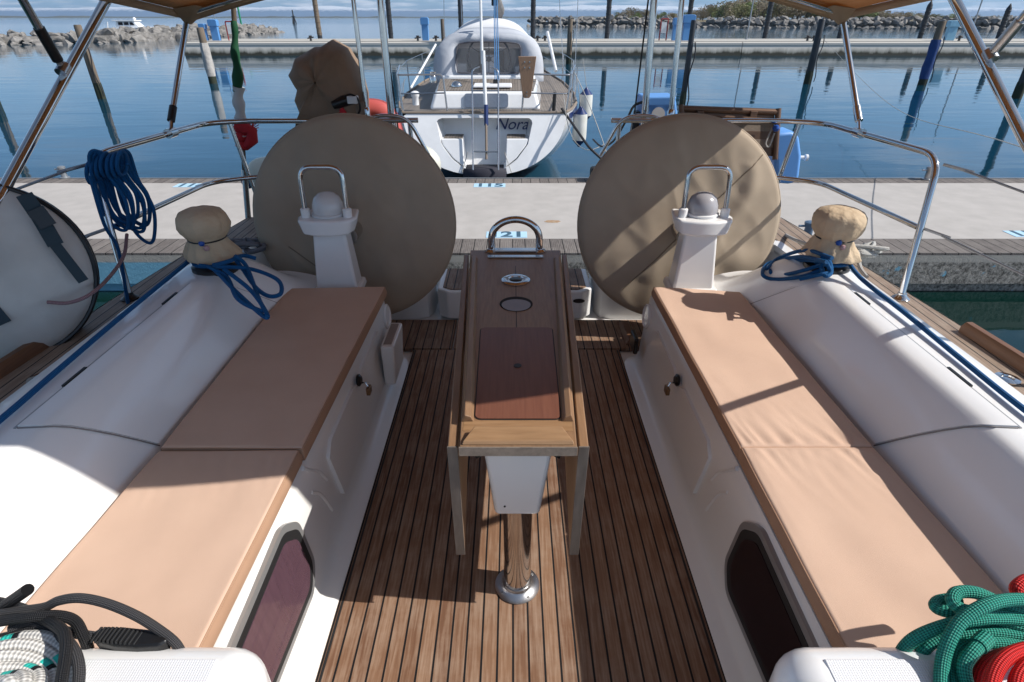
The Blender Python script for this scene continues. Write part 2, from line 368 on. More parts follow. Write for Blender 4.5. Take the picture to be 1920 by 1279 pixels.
PAINTD = pm('stencil_dark', (.05, .12, .18), .8)
def stainwall():
    m, n, l, b = newmat('breakwater_concrete'); t = n.new('ShaderNodeTexCoord'); mpn = n.new('ShaderNodeMapping'); mpn.inputs['Scale'].default_value = (1, 1, .15); l.new(t.outputs['Object'], mpn.inputs[0])
    a = n.new('ShaderNodeTexNoise'); a.inputs['Scale'].default_value = 1.6; a.inputs['Detail'].default_value = 8; a.inputs['Roughness'].default_value = .65; l.new(mpn.outputs[0], a.inputs[0])
    s = n.new('ShaderNodeSeparateXYZ'); l.new(t.outputs['Object'], s.inputs[0])
    g = n.new('ShaderNodeMapRange'); g.inputs[1].default_value = -.88; g.inputs[2].default_value = -.50; l.new(math_(n, l, 'MULTIPLY_ADD', a.outputs[0], .7, math_(n, l, 'SUBTRACT', s.outputs[2], .35)), g.inputs[0])
    cr = n.new('ShaderNodeValToRGB'); e = cr.color_ramp.elements; e[0].position = .0; e[0].color = (.04, .04, .03, 1); e[1].position = 1; e[1].color = (.62, .58, .52, 1)
    x = e.new(.35) if False else cr.color_ramp.elements.new(.4); x.color = (.33, .32, .28, 1)
    l.new(g.outputs[0], cr.inputs[0]); l.new(cr.outputs[0], b.inputs['Base Color']); b.inputs['Roughness'].default_value = .9
    return m
BWALL = stainwall()
BTOP = pm('breakwater_top', (.46, .435, .39), .85, c2=(.40, .375, .33), nscale=.8, bump=.2, bscale=5)
ROCK = pm('riprap_stone', (.31, .29, .27), .9, c2=(.10, .095, .088), nscale=1.6, nstr=.6, bump=.7, bscale=4, bdist=.05)
PILEW = pm('pile_wood', (.20, .155, .115), .85, c2=(.11, .085, .06), nscale=3, stretch=(6, 6, .6), bump=.6, bscale=5, bdist=.01)
PILED = pm('pile_tarred', (.016, .018, .022), .45, c2=(.03, .03, .034), nscale=3)
WEED = pm('pile_weed', (.018, .026, .012), .8, c2=(.03, .035, .02))
PILEB = pm('pile_blue_wrap', (.01, .055, .22), .6, c2=(.01, .04, .15), bump=.5, bscale=12, bdist=.02)
WRAPW = pm('pile_white_wrap', (.50, .47, .44), .8, c2=(.36, .34, .31), bump=.8, bscale=8, bdist=.03)
PEDB = pm('service_blue', (.10, .28, .58), .5, c2=(.09, .25, .52))
GALV = pm('galvanised', (.36, .38, .40), .45, .6)
SPRAY = pm('spray_canvas', (.52, .54, .58), .75, c2=(.45, .47, .52), nscale=3, bump=.5, bscale=6, bdist=.02)
SPRAYT = pm('spray_canvas_white', (.76, .76, .77), .75, c2=(.70, .70, .72), nscale=3, bump=.3, bscale=6, bdist=.01)
NAVY = pm('navy_paint', (.015, .035, .14), .35)
NWHITE = pm('yacht_white', (.89, .89, .89), .2, coat=.5, c2=(.77, .77, .77))
NTEAK = plank_mat('yacht_teak', .05, (.15, .125, .105), (.24, .205, .175), (.33, .29, .25), palestr=.4, seamw=.1)
def glass(name, c, tr, rough=.05):
    m, n, l, b = newmat(name); b.inputs['Base Color'].default_value = (*c, 1); b.inputs['Roughness'].default_value = rough
    t = n.new('ShaderNodeBsdfTransparent'); t.inputs[0].default_value = (.9, .9, .92, 1); ms = n.new('ShaderNodeMixShader'); ms.inputs[0].default_value = tr
    l.new(b.outputs[0], ms.inputs[1]); l.new(t.outputs[0], ms.inputs[2]); l.new(ms.outputs[0], n['Material Output'].inputs[0]); return m
CLEARW = glass('clear_vinyl', (.50, .51, .54), .82)
FGREEN = pm('flag_green', (.008, .085, .035), .8); FWHITE = pm('flag_white', (.6, .58, .56), .8); FRED = pm('flag_red', (.55, .02, .03), .8)
LEAF = [pm('foliage_olive', (.25, .24, .11), .7, c2=(.14, .14, .06), nscale=.6, transl=.2), pm('foliage_brown', (.28, .235, .16), .7, c2=(.18, .15, .10), nscale=.6, transl=.2), pm('foliage_green', (.18, .23, .07), .7, c2=(.11, .15, .04), nscale=.6, transl=.2)]
BARK = pm('bark', (.09, .07, .05), .9)
# ------------------------------------------------------------------ water, land, mountains
def water():
    m, n, l, b = newmat('sea_water')
    b.inputs['Roughness'].default_value = .03; b.inputs['IOR'].default_value = 1.333
    t = n.new('ShaderNodeTexCoord'); s0 = n.new('ShaderNodeSeparateXYZ'); l.new(t.outputs['Object'], s0.inputs[0])
    # green round our berth, darkened in colour for pontoon shade; bluer beyond the pontoon
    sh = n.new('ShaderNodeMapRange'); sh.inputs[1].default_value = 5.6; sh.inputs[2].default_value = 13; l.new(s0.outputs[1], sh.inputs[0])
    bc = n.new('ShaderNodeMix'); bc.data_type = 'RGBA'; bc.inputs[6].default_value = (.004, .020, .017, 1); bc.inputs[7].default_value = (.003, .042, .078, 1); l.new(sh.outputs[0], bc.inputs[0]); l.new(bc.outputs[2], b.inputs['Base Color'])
    mpn = n.new('ShaderNodeMapping'); mpn.inputs['Scale'].default_value = (.55, 1.7, 1); mpn.inputs['Rotation'].default_value = (0, 0, R(6)); l.new(t.outputs['Object'], mpn.inputs[0])
    a = n.new('ShaderNodeTexNoise'); a.inputs['Scale'].default_value = .55; a.inputs['Detail'].default_value = 4; a.inputs['Roughness'].default_value = .45; a.inputs['Distortion'].default_value = .4; l.new(mpn.outputs[0], a.inputs[0])
    c = n.new('ShaderNodeTexNoise'); c.inputs['Scale'].default_value = 3.2; c.inputs['Detail'].default_value = 3; l.new(mpn.outputs[0], c.inputs[0])
    # calm and ruffled patches
    p = n.new('ShaderNodeTexNoise'); p.inputs['Scale'].default_value = .07; p.inputs['Detail'].default_value = 3; l.new(mpn.outputs[0], p.inputs[0])
    pr = n.new('ShaderNodeMapRange'); pr.inputs[1].default_value = .35; pr.inputs[2].default_value = .7; pr.inputs[3].default_value = .05; pr.inputs[4].default_value = .5; l.new(p.outputs[0], pr.inputs[0])
    s = n.new('ShaderNodeSeparateXYZ'); l.new(t.outputs['Object'], s.inputs[0])
    far = n.new('ShaderNodeMapRange'); far.inputs[1].default_value = 60; far.inputs[2].default_value = 200; far.inputs[3].default_value = 1; far.inputs[4].default_value = 5; l.new(s.outputs[1], far.inputs[0])
    h = math_(n, l, 'ADD', a.outputs[0], math_(n, l, 'MULTIPLY', c.outputs[0], math_(n, l, 'MULTIPLY', pr.outputs[0], .3)))
    bp = n.new('ShaderNodeBump'); bp.inputs['Strength'].default_value = 1; l.new(math_(n, l, 'MULTIPLY', far.outputs[0], .014), bp.inputs['Distance']); l.new(h, bp.inputs['Height']); l.new(bp.outputs[0], b.inputs['Normal'])
    return m
WL = -1.05
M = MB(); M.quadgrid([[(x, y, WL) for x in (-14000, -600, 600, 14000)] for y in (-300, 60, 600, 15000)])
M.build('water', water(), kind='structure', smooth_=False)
SNOW, n_, l_, b_ = newmat('mountain_rock')
t_ = n_.new('ShaderNodeTexCoord'); s_ = n_.new('ShaderNodeSeparateXYZ'); l_.new(t_.outputs['Object'], s_.inputs[0])
q_ = n_.new('ShaderNodeTexNoise'); q_.inputs['Scale'].default_value = .012; q_.inputs['Detail'].default_value = 7; l_.new(t_.outputs['Object'], q_.inputs[0])
r_ = n_.new('ShaderNodeMapRange'); r_.inputs[1].default_value = 115; r_.inputs[2].default_value = 160; l_.new(math_(n_, l_, 'MULTIPLY_ADD', q_.outputs[0], 120, math_(n_, l_, 'SUBTRACT', s_.outputs[2], 40)), r_.inputs[0])
x_ = n_.new('ShaderNodeMix'); x_.data_type = 'RGBA'; l_.new(r_.outputs[0], x_.inputs[0]); x_.inputs[6].default_value = (.11, .16, .24, 1); x_.inputs[7].default_value = (.75, .77, .8, 1); l_.new(x_.outputs[2], b_.inputs['Base Color']); b_.inputs['Roughness'].default_value = 1  # rock base is blued, putting part of the distance haze into the colour
def ridge(y0, h, seed, x0=-14000, x1=14000, n=300, depth=2500, base=-3):
    P = []
    for j in range(6):
        row = []; t = j/5; prof = math.sin(min(1, t*1.25)*math.pi/2) if t < .8 else 1-(t-.8)*2
        for i in range(n):
            x = lerp(x0, x1, i/(n-1))
            e = noise.fractal(Vector((x*.0003+seed, seed*3.1+t*.25, 0)), .9, 2.1, 6)
            hh = h*(.72+.5*e)
            row.append((x, y0+depth*t+60*noise.noise(Vector((x*.004, t*5, seed))), base+max(2, hh)*prof))
        P.append(row)
    return MB().quadgrid(P)
ridge(11500, 235, 3.3).build('mountains', SNOW, kind='structure', smooth_=True, sharp=180)
FARL = pm('far_shore_ground', (.07, .085, .08), .9, c2=(.11, .12, .11), nscale=.02)
P = []
for j, (dy, hz) in enumerate(((0, -1.2), (10, 3), (60, 6), (300, 3))):
    P.append([(lerp(-3500, 3600, i/300), 2300+dy, WL+.3+max(0, hz)*(.45+1.1*abs(noise.noise(Vector((i*.31, j*.0, 4))))) if j else WL-.3) for i in range(301)])
MB().quadgrid(P).build('far_shore', FARL, kind='structure', sharp=180)
# low land beyond the right-hand rocks
P = []
for j, (dy, hz) in enumerate(((0, -.3), (6, .7), (20, 1.3), (80, 1.6), (160, 1.2))):
    P.append([(lerp(28, 420, i/60), 225+dy+6*noise.noise(Vector((i*.2, 1, 2))), WL+hz*(1+.3*noise.noise(Vector((i*.4, j, 6))))*min(1, i/6+.01) if j else WL-.3) for i in range(61)])
SHORE = pm('shore_ground', (.20, .155, .10), .95, c2=(.09, .085, .04), nscale=.08, bump=.5, bscale=1, bdist=.2)
MB().quadgrid(P).build('far_spit', SHORE, kind='structure', sharp=180)

# ------------------------------------------------------------------ rock breakwaters
rockmesh = []
for k in range(7):
    bm = bmesh.new(); bmesh.ops.create_icosphere(bm, subdivisions=2, radius=1)
    ax_ = [Vector((random.uniform(-1, 1), random.uniform(-1, 1), random.uniform(-1, 1))).normalized() for _ in range(9)]
    for v in bm.verts:
        for a_ in ax_:
            d = v.co.dot(a_)
            if d > .5: v.co -= a_*(d-.5)
        v.co *= 1+.10*noise.noise(v.co*1.7+Vector((k*9, 0, 0)))
    me = bpy.data.meshes.new('boulder'); bm.to_mesh(me); bm.free(); me.materials.append(ROCK); rockmesh.append(me)
rocks = []
def bank(p0, p1, h, wd, n, size, rows):
    p0 = Vector(p0); p1 = Vector(p1); d = (p1-p0); nr = Vector((-d.y, d.x)).normalized()
    if nr.y < 0: nr = -nr
    for i in range(n):
        t = (i+random.random())/n
        for r_i in range(rows):
            f = r_i/(rows-1)
            s_ = size*random.uniform(.7, 1.3)
            c_ = p0+d*t+nr*(f*wd)+Vector((random.uniform(-.3, .3)*size, random.uniform(-.3, .3)*size))
            taper = min(1, (1-t)*n*.12+.35)
            rocks.append((c_.x, c_.y, WL+h*math.sin(f*math.pi*.62+.12)*taper*random.uniform(.8, 1.1)-.25*s_, s_, random.randrange(7)))
bank((-75, 52), (-46, 76), 1.05, 4.5, 32, .85, 4)
bank((-46, 76), (-45, 128), 1.4, 4.5, 38, .9, 4)
bank((4, 205), (55, 183), 2.5, 7, 44, 1.25, 4)
bank((55, 183), (160, 150), 2.5, 7, 84, 1.25, 4)
camp = Vector((0, 0, CAMH))
rocks.sort(key=lambda r: -r[3]/(Vector(r[:3])-camp).length if abs(r[0]) < r[1]*1.0 else 1)
for i, (x, y, z, s_, k) in enumerate(rocks[:290]):
    o = bpy.data.objects.new('boulder', rockmesh[k]); col.objects.link(o); o.location = (x, y, z)
    o.scale = (s_*random.uniform(.8, 1.25), s_*random.uniform(.8, 1.2), s_*random.uniform(.55, .85)); o.rotation_euler = (random.uniform(-.4, .4), random.uniform(-.4, .4), random.uniform(0, 6.3))
    tag(o, 'grey angular boulder piled in the rock breakwater', 'boulder', 'boulders of the rock breakwaters')
rest = MB()
for (x, y, z, s_, k) in rocks[290:]:
    me = rockmesh[k]; b = len(rest.v); rm = Matrix.Translation((x, y, z)) @ Matrix.Rotation(random.uniform(0, 6.3), 4, 'Z') @ Matrix.Rotation(random.uniform(-.4, .4), 4, 'X') @ Matrix.Diagonal((s_, s_*.9, s_*.7, 1))
    rest.v += [tuple(rm @ v.co) for v in me.vertices]; rest.f += [tuple(b+i for i in p.vertices) for p in me.polygons]
rest.build('breakwater_rubble', ROCK, smooth_=False, label='grey rock rubble of the far breakwaters, reading as one mass', cat='rocks', kind='stuff', recalc=False)
core = MB()
for a_, b2, w_, h_ in (((-75, 53), (-46, 77), 4, 1.0), ((-46, 77), (-45, 126), 4, 1.1), ((6, 206.5), (55, 185), 6, 1.7), ((55, 185), (160, 152), 6, 1.7)):
    a_ = Vector(a_); b2 = Vector(b2); nn = Vector((-(b2-a_).y, (b2-a_).x)).normalized(); nn = nn if nn.y > 0 else -nn
    c0 = a_+nn*.8; c1 = b2+nn*.8; c2_ = b2+nn*w_; c3 = a_+nn*w_
    core.hexa([(p.x, p.y, WL-.5) for p in (c0, c1, c2_, c3)]+[(p.x, p.y, WL+h_*.75) for p in (c0, c1, c2_, c3)])
core.build('breakwater_core', ROCK, smooth_=False, kind='structure')

# ------------------------------------------------------------------ concrete breakwater
bw = empty('breakwater', (20, 53, WL), 'long concrete floating breakwater across the basin with stained side', 'breakwater')
XL = ay(348, 100, 50).x
M = MB(); prof = [(49.7, WL-.5), (49.95, -.32), (49.9, -.30), (49.9, -.16), (50.05, -.085), (56.6, -.085), (56.7, -.3), (56.7, WL-.5)]
M.quadgrid([[(x, y, z) for y, z in prof] for x in (XL, -12.0, -11.97)][:2]); M.quadgrid([[(x, y, z) for y, z in prof] for x in (-11.95, 18.0)]); M.quadgrid([[(x, y, z) for y, z in prof] for x in (18.05, 95)])
M.poly([(XL, y, z) for y, z in prof]); M.build('wall', BWALL, bw, smooth_=False, recalc=True)
MB().box(XL+.1, 95, 50.0, 56.6, -.083, -.065).build('deck_slab', BTOP, bw)

# ------------------------------------------------------------------ pontoon
PZ = -.58
pt = empty('pontoon', (0, 7.3, PZ), 'pale concrete pontoon with weathered plank edges behind our stern', 'pontoon')
MB().box(-16, 16, 5.76, 8.84, WL-.4, PZ-.032).build('float', CONCR, pt, smooth_=False)
MB().box(-16, 16, 5.70, 5.757, PZ-.36, PZ-.03).build('edge_beam', CONCR, pt, smooth_=False)
MB().box(-16, 16, 5.70, 6.14, PZ-.028, PZ-.004).build('plank_strip', PLANK, pt, smooth_=False)
MB().box(-16, 16, 8.62, 8.90, PZ-.028, PZ-.004).build('plank_strip', PLANK, pt, smooth_=False)
MB().box(-16, 16, 8.903, 8.93, PZ-.2, PZ+.005).build('edge_trim', GALV, pt, smooth_=False)
slab = MB()
for i in range(-2, 2): slab.box(i*12.0-1.2+.02, min(16, i*12.0-1.2+11.995), 6.145, 8.615, PZ-.028, PZ)
slab.build('concrete_slab', CONC, pt, bevel=.006)
def text(name, body, size, loc, mat, parent=None, rx=0, shear=0, ry=0, sx=1, extr=.002, bold=0, rz=0):
    cu = bpy.data.curves.new(name, 'FONT'); cu.body = body; cu.size = size; cu.extrude = extr; cu.align_x = 'CENTER'; cu.align_y = 'CENTER'; cu.shear = shear; cu.offset = bold
    to = bpy.data.objects.new(name+'_c', cu); col.objects.link(to)
    bpy.context.view_layer.update()
    me = bpy.data.meshes.new_from_object(to.evaluated_get(bpy.context.evaluated_depsgraph_get())); bpy.data.objects.remove(to)
    me.transform(Matrix.Translation(loc) @ Matrix.Rotation(rz, 4, 'Z') @ Matrix.Rotation(rx, 4, 'X') @ Matrix.Diagonal((sx, 1, 1, 1)))
    me.materials.clear(); me.materials.append(mat)
    o = bpy.data.objects.new(name, me); col.objects.link(o)
    if parent: adopt(o, parent)
    return o
for txt, cx, cy in (('116', az(358, 349, PZ).x, 8.47), ('115', az(918, 349, PZ).x, 8.47), ('121', az(950, 440, PZ).x, 6.27), ('119', az(1922, 436, PZ).x, 6.30)):
    MB().box(cx-.235, cx+.235, cy-.105, cy+.105, PZ+.001, PZ+.004).build('berth_plate', PAINTB, pt, smooth_=False)
    text('berth_number', txt, .25, (cx, cy, PZ+.0055), PAINTD, pt, sx=1.1, bold=.008, extr=.001)
st = MB(); p = az(1036, 416, PZ)
st.prism([(p.x+.10*math.cos(a)*(1+.5*noise.noise(Vector((a*2, 1, 1)))), p.y+.05*math.sin(a)*(1+.5*noise.noise(Vector((a*2, 5, 1))))) for a in [i*.35 for i in range(18)]], PZ+.0005, PZ+.002)
st.build('rust_stain', pm('rust', (.30, .15, .05), .9, c2=(.42, .33, .24), nscale=25), pt, smooth_=False)

def bollard(px, py, label, mat=GALV, s=1.0):
    p = az(px, py, PZ); e = empty('mooring_cleat', p, label, 'cleat')
    MB().lathe([(.07*s, 0), (.07*s, .012), (.045*s, .02), (.04*s, .12*s), (.055*s, .15*s), (.055*s, .17*s), (.03*s, .18*s)], p, 16).build('post', mat, e)
    MB().tube([p+Vector((-.11*s, 0, .13*s)), p+Vector((.11*s, 0, .13*s))], .012*s, 8).build('horn', mat, e); return e
bollard(122, 334, 'small galvanised mooring post on the pontoon edge beyond the blue rope coil')
bollard(1738, 337, 'galvanised mooring post on the far pontoon edge at the right', STEELB, 1.1)
bollard(1512, 447, 'blue grey mooring post on the near plank strip behind the right winch', pm('cleat_blue', (.10, .16, .24), .5), 1.1)

# ------------------------------------------------------------------ piles
def pile(px, py, top, r, label, mat=PILEW, wrap=None, wrange=None, basepy=None, chain=False):
    p = az(px, py, WL); z1 = ay(px, top, p.y).z
    e = empty('mooring_pile', (p.x, p.y, WL), label, 'mooring pile', 'wooden mooring piles in the basin')
    M = MB(); M.lathe([(r*1.03, WL-1), (r, WL+.9), (r*.92, z1-.03), (r*.8, z1)], (p.x, p.y, 0), 12, fn=lambda a, z: 1+.05*math.sin(3*a+z)); M.build('shaft', mat, e)
    MB().lathe([(r*1.12, WL-1), (r*1.1, WL+.35), (r*1.03, WL+.55)], (p.x, p.y, 0), 12, fn=lambda a, z: 1+.06*math.sin(5*a+z*7)).build('weed_band', WEED, e)
    if wrap:
        MB().lathe([(r*1.15, wrange[0]), (r*1.28, lerp(*wrange, .3)), (r*1.15, lerp(*wrange, .6)), (r*1.25, lerp(*wrange, .8)), (r*1.1, wrange[1])], (p.x, p.y, 0), 12, fn=lambda a, z: 1+.08*math.sin(4*a+z*5)).build('wrap', wrap, e)
    if chain:
        pts = [(p.x+r*1.2+.05*math.sin(k*1.1), p.y-r, lerp(z1*.6, WL+.1, k/8)) for k in range(9)]
        MB().tube(catmull(pts), .02, 6).build('hanging_line', DROPE, e)
    return e
pile(191, 186, 47, .13, 'slim wooden pile standing in the water beyond the left bimini pole', PILEW, chain=True)
pile(400, 157, 52, .16, 'wooden pile wrapped in grey white cloth beside the furled flag', PILEW, WRAPW, (WL+.3, .6))
pile(1278, 205, 38, .09, 'thin wooden pile standing close behind the blue stern box', PILED, chain=True)
pile(1513, 158, 36, .15, 'dark wooden pile left of the right bimini pole with loose chain', PILED, chain=True)
pile(1728, 160, 40, .16, 'wooden pile with bright blue sleeve at the right', PILEW, PILEB, (WL+.25, .75), chain=True)
pile(833, 105, 36, .16, 'short brown pile just left of the white yacht sprayhood', PILEW)
pile(1066, 121, 36, .16, 'brown pile just right of the white yacht sprayhood', PILEW, chain=True)
pile(1905, 185, -40, .15, 'dark pile standing at the right edge behind the bimini leg', PILED)
pile(-8, 196, -60, .14, 'wooden pile at the left edge of the basin, mostly its reflection in view', PILEW, chain=True)
# tall dark guide piles beyond the concrete breakwater
for i, (px, ty, by) in enumerate(((601, -15, 78), (733, -20, 70), (865, -30, 66), (999, -30, 66), (1138, -25, 68), (1288, -25, 68), (1434, -15, 70), (1574, 20, 70), (1725, 2, 72), (1871, 8, 74))):
    y = 57.3; p = ay(px, by-1, y); q = ay(px, ty, y)
    e = empty('guide_pile', (p.x, y, WL), ['tall pile with pale foot above the motor cover', 'tall dark pile right of the twin stern poles', 'tall dark pile behind the left of the white yacht', 'tall dark pile behind the right of the white yacht', 'tall dark pile between the white yacht and the right poles', 'dark pile behind the pale blue service posts', 'dark pile beside the grey lamp post', 'short dark pile half hidden by the bimini corner', 'dark pile with pointed cap right of the bimini corner', 'dark pile with pointed cap near the right edge'][i], 'pile', 'tall dark piles along the concrete breakwater')
    M = MB(); M.lathe([(.21, WL-1), (.21, q.z-.35), (.02, q.z+.05)], (p.x, y, 0), 12); M.build('shaft', PILED, e)
    pr_ = []
    for k in range(7):
        z = lerp(.3, q.z-.6, k/6); pr_ += [(.213, z-.12), (.213, z), (.235, z+.02), (.235, z+.09), (.213, z+.11)]
    M = MB(); M.lathe(pr_, (p.x, y, 0), 12); M.build('ribbed_sleeve', PILED if i else PILEW, e)
def service(px, by, ty, wpx, label, y=52.0, mat=PEDB):
    p = ay(px, by, y); q = ay(px, ty, y); h = q.z+.07; ww = wpx/FPX*46/2; z0 = -.065
    e = empty('service_pedestal', (p.x, y, z0), label, 'power pedestal', 'blue service posts on the breakwater')
    MB().prism([(p.x-ww*.8, z0), (p.x+ww*.8, z0), (p.x+ww*.8, z0+h*.68), (p.x-ww*.8, z0+h*.68)], y-.18, y+.18, axis='y').build('body', mat, e, bevel=.03)
    MB().prism([(p.x-ww, z0+h*.68), (p.x+ww, z0+h*.68), (p.x+ww, z0+h*.96), (p.x+ww*.7, z0+h), (p.x-ww*.7, z0+h), (p.x-ww, z0+h*.96)], y-.25, y+.25, axis='y').build('head', mat, e, bevel=.04)
service(406, 72, 37, 17, 'blue service post right of the left bimini corner')
service(385, 72, 45, 12, 'blue service post partly hidden by the left bimini corner')
service(798, 68, 33, 15, 'pale blue service post left of the white yacht')
service(1288, 68, 28, 22, 'blue service post just right of the right stern poles')
service(1265, 68, 34, 12, 'thin blue service post hidden behind the right stern pole')
service(1780, 70, 39, 20, 'pale blue service post beside the blue sleeved pile', mat=pm('service_pale', (.22, .45, .62), .5))
def frame_sign(px, by, ty, label, y=52):
    p = ay(px, by, y); q = ay(px, ty, y); e = empty('hose_rack', (p.x, y, -.065), label, 'rack'); w_ = .28; z0 = -.065
    MB().tube(fillet([(p.x-w_, y, z0), (p.x-w_, y, q.z), (p.x+w_, y, q.z), (p.x+w_, y, z0)], .1), .05, 8).build('frame', pm('rack_red', (.28, .03, .03), .5), e)
    MB().box(p.x-.2, p.x+.2, y-.04, y+.04, lerp(z0, q.z, .35), lerp(z0, q.z, .85)).build('panel', WHITE, e)
frame_sign(435, 72, 41, 'red framed rack on the breakwater behind the furled flag')
frame_sign(1243, 68, 36, 'dark red framed sign on the breakwater left of the blue service post')
def lamp(px, py, tx, ty, label, y=55, mat=GALV):
    p = ay(px, py, y); q = ay(tx, ty, y)
    e = empty('lamp_post', (p.x, y, -.065), label, 'lamp post'); MB().lathe([(.12, -.065), (.12, 0), (.06, .05), (.05, 6)], (p.x, y, 0), 10).build('pole', mat, e)
    MB().lathe([(.15, -.065), (.15, -.03)], (p.x, y, 0), 10).build('base', mat, e)
lamp(1400, 71, 1414, 0, 'pale blue grey lamp post on the breakwater right of centre')
lamp(1816, 74, 1842, 0, 'grey lamp post on the breakwater near the right edge')
lamp(412, 75, 400, 10, 'pale pole rising beside the left blue service posts', 53, STEELB)
for px, by in ((783, 68), (817, 68), (1008, 68), (1022, 69), (1515, 70), (1527, 70), (1787+12, 73), (583, 76)):
    p = ay(px, by, 51.2); e = empty('horn_bollard', (p.x, 51.2, -.065), 'small dark double horn bollard on the concrete breakwater edge', 'bollard', 'small bollards on the breakwater')
    MB().lathe([(.1, -.065), (.08, .1), (.14, .28), (.1, .32)], (p.x, 51.2, 0), 10).build('post', PILED, e)
    MB().tube([(p.x-.25, 51.2, .12), (p.x+.25, 51.2, .2)], .05, 6).build('horn', PILED, e)
# beacon, cabin cruiser behind the left rocks, green pole
p = ay(552, 44, 300); e = empty('beacon', (p.x, 300, WL), 'dark wooden dolphin beacon standing far out in the lagoon', 'beacon')
M = MB()
for a in (0, 2.1, 4.2): M.tube([(p.x+1.1*math.cos(a), 300+1.1*math.sin(a), WL-1), (p.x, 300, WL+3.6)], .3, 6)
M.tube([(p.x, 300, WL-1), (p.x, 300, WL+5.4)], .3, 6); M.build('pile_cluster', PILED, e)
MB().box(p.x-.8, p.x+.8, 299.4, 300.6, WL+2.6, WL+2.9).build('collar', PILED, e)
p = ay(452, 44, 118); e = empty('marker_pole', (p.x, 118, WL), 'thin green marker pole at the end of the left rock breakwater', 'marker pole')
MB().tube([(p.x, 118, WL), (p.x, 118, 4.2)], .16, 8).build('pole', pm('marker_green', (.01, .25, .12), .5), e); MB().lathe([(.3, 4.2), (.3, 4.6), (.05, 4.9)], (p.x, 118, 0), 8).build('lantern', pm('lantern_green', (.01, .3, .12), .5), e)
p = ay(243, 52, 96); cx = p.x
e = empty('motor_cruiser', (cx, 96, WL), 'white cabin cruiser showing its roof behind the left rocks', 'motor boat')
M = MB(); M.hexa([(cx-4, 95, WL), (cx+3.5, 95, WL), (cx+3.5, 98, WL), (cx-4, 98, WL), (cx-4.6, 94.6, WL+1.7), (cx+4.6, 94.6, WL+1.95), (cx+4.6, 98.4, WL+1.95), (cx-4.6, 98.4, WL+1.7)]); M.build('hull', NWHITE, e, bevel=.1)
cw = MB().hexa([(cx-2.6, 95.2, WL+1.7), (cx+2.6, 95.2, WL+1.9), (cx+2.6, 97.8, WL+1.9), (cx-2.6, 97.8, WL+1.7), (cx-2.4, 95.4, WL+3.0), (cx+1.5, 95.4, WL+3.0), (cx+1.5, 97.6, WL+3.0), (cx-2.4, 97.6, WL+3.0)]).build('wheelhouse', NWHITE, e, bevel=.05)
for x_ in (-1.9, -.6, .7): MB().hexa([(cx+x_, 95.24, WL+2.3), (cx+x_+1.0, 95.24, WL+2.3), (cx+x_+1.0, 95.5, WL+2.3), (cx+x_, 95.5, WL+2.3), (cx+x_, 95.30, WL+2.85), (cx+x_+(.55 if x_ > 0 else 1.0), 95.30, WL+2.85), (cx+x_+(.55 if x_ > 0 else 1.0), 95.6, WL+2.85), (cx+x_, 95.6, WL+2.85)]).build('window', WINDOW, cw)
MB().box(cx-3.0, cx+2.0, 95, 98, WL+3.0, WL+3.2).build('roof', NWHITE, e, bevel=.06)
M = MB(); M.lathe([(.32, WL+3.2), (.36, WL+3.5), (.2, WL+3.7), (0.01, WL+3.75)], (cx+1.3, 96.5, 0), 12); M.build('radar_dome', NWHITE, e); e.scale = (.66, .66, .70)
MB().tube([(cx-4.4, 95, WL+1.6), (cx-4.0, 95, WL+2.9)], .12, 6).build('flag_staff', NWHITE, e)

# ------------------------------------------------------------------ bushes and trees on the spit
def tree_proto(k, kind):
    rnd = random.Random(50+k)
    e = empty('shrub_tree', (0, 0, 0), 'x', 'tree', 'bushy trees on the far spit')
    h = 1.0
    M = MB(); M.tube([(0, 0, -.05), (.02, 0, .3), (.05, .02, .6)], [.04, .03, .012], 6)
    for a in range(4): M.tube([(0, 0, .12+.05*a), (.25*math.cos(a*1.7), .25*math.sin(a*1.7), .5+.05*a)], [.018, .006], 5)
    M.build('trunk', BARK, e)
    M = MB(); lob = [(rnd.uniform(-.38, .38), rnd.uniform(-.3, .3), rnd.uniform(.3, .78), rnd.uniform(.16, .3)) for _ in range(10)]
    for i in range(850):
        lx, ly, lz, lr = rnd.choice(lob); d = Vector((rnd.gauss(0, 1), rnd.gauss(0, 1), rnd.gauss(0, 1))).normalized()*lr*rnd.uniform(.55, 1.08)
        c_ = Vector((lx, ly, lz))+d; c_.z = max(.04, c_.z); u = Vector((rnd.gauss(0, 1), rnd.gauss(0, 1), rnd.gauss(0, 1))).normalized(); v = u.orthogonal().normalized(); s_ = rnd.uniform(.022, .05)
        M.poly([c_-u*s_, c_+v*s_*.6, c_+u*s_, c_-v*s_*.6])
    M.build('crown', LEAF[kind], e, smooth_=False, recalc=False)
    return e
protos = [tree_proto(0, 0), tree_proto(1, 1), tree_proto(2, 2), tree_proto(3, 1)]
used = [False]*4
names = {0: 'olive green', 1: 'brownish bare looking', 2: 'fresh green', 3: 'greyish brown'}
spots = []
rt = random.Random(5)
def toppy(px):   # crown top in the photo along the spit
    tab = [(1150, 24), (1175, 13), (1215, 16), (1260, 22), (1310, 14), (1345, 0), (1380, -6), (1450, -8), (1520, -8), (1600, -4), (1640, 8), (1665, 20), (1700, 18), (1720, 22), (1760, 24), (1800, 24), (1850, 27), (1930, 28)]
    for (a, b), (c, d) in zip(tab, tab[1:]):
        if a <= px <= c: return lerp(b, d, (px-a)/(c-a))
    return 28
px = 1150
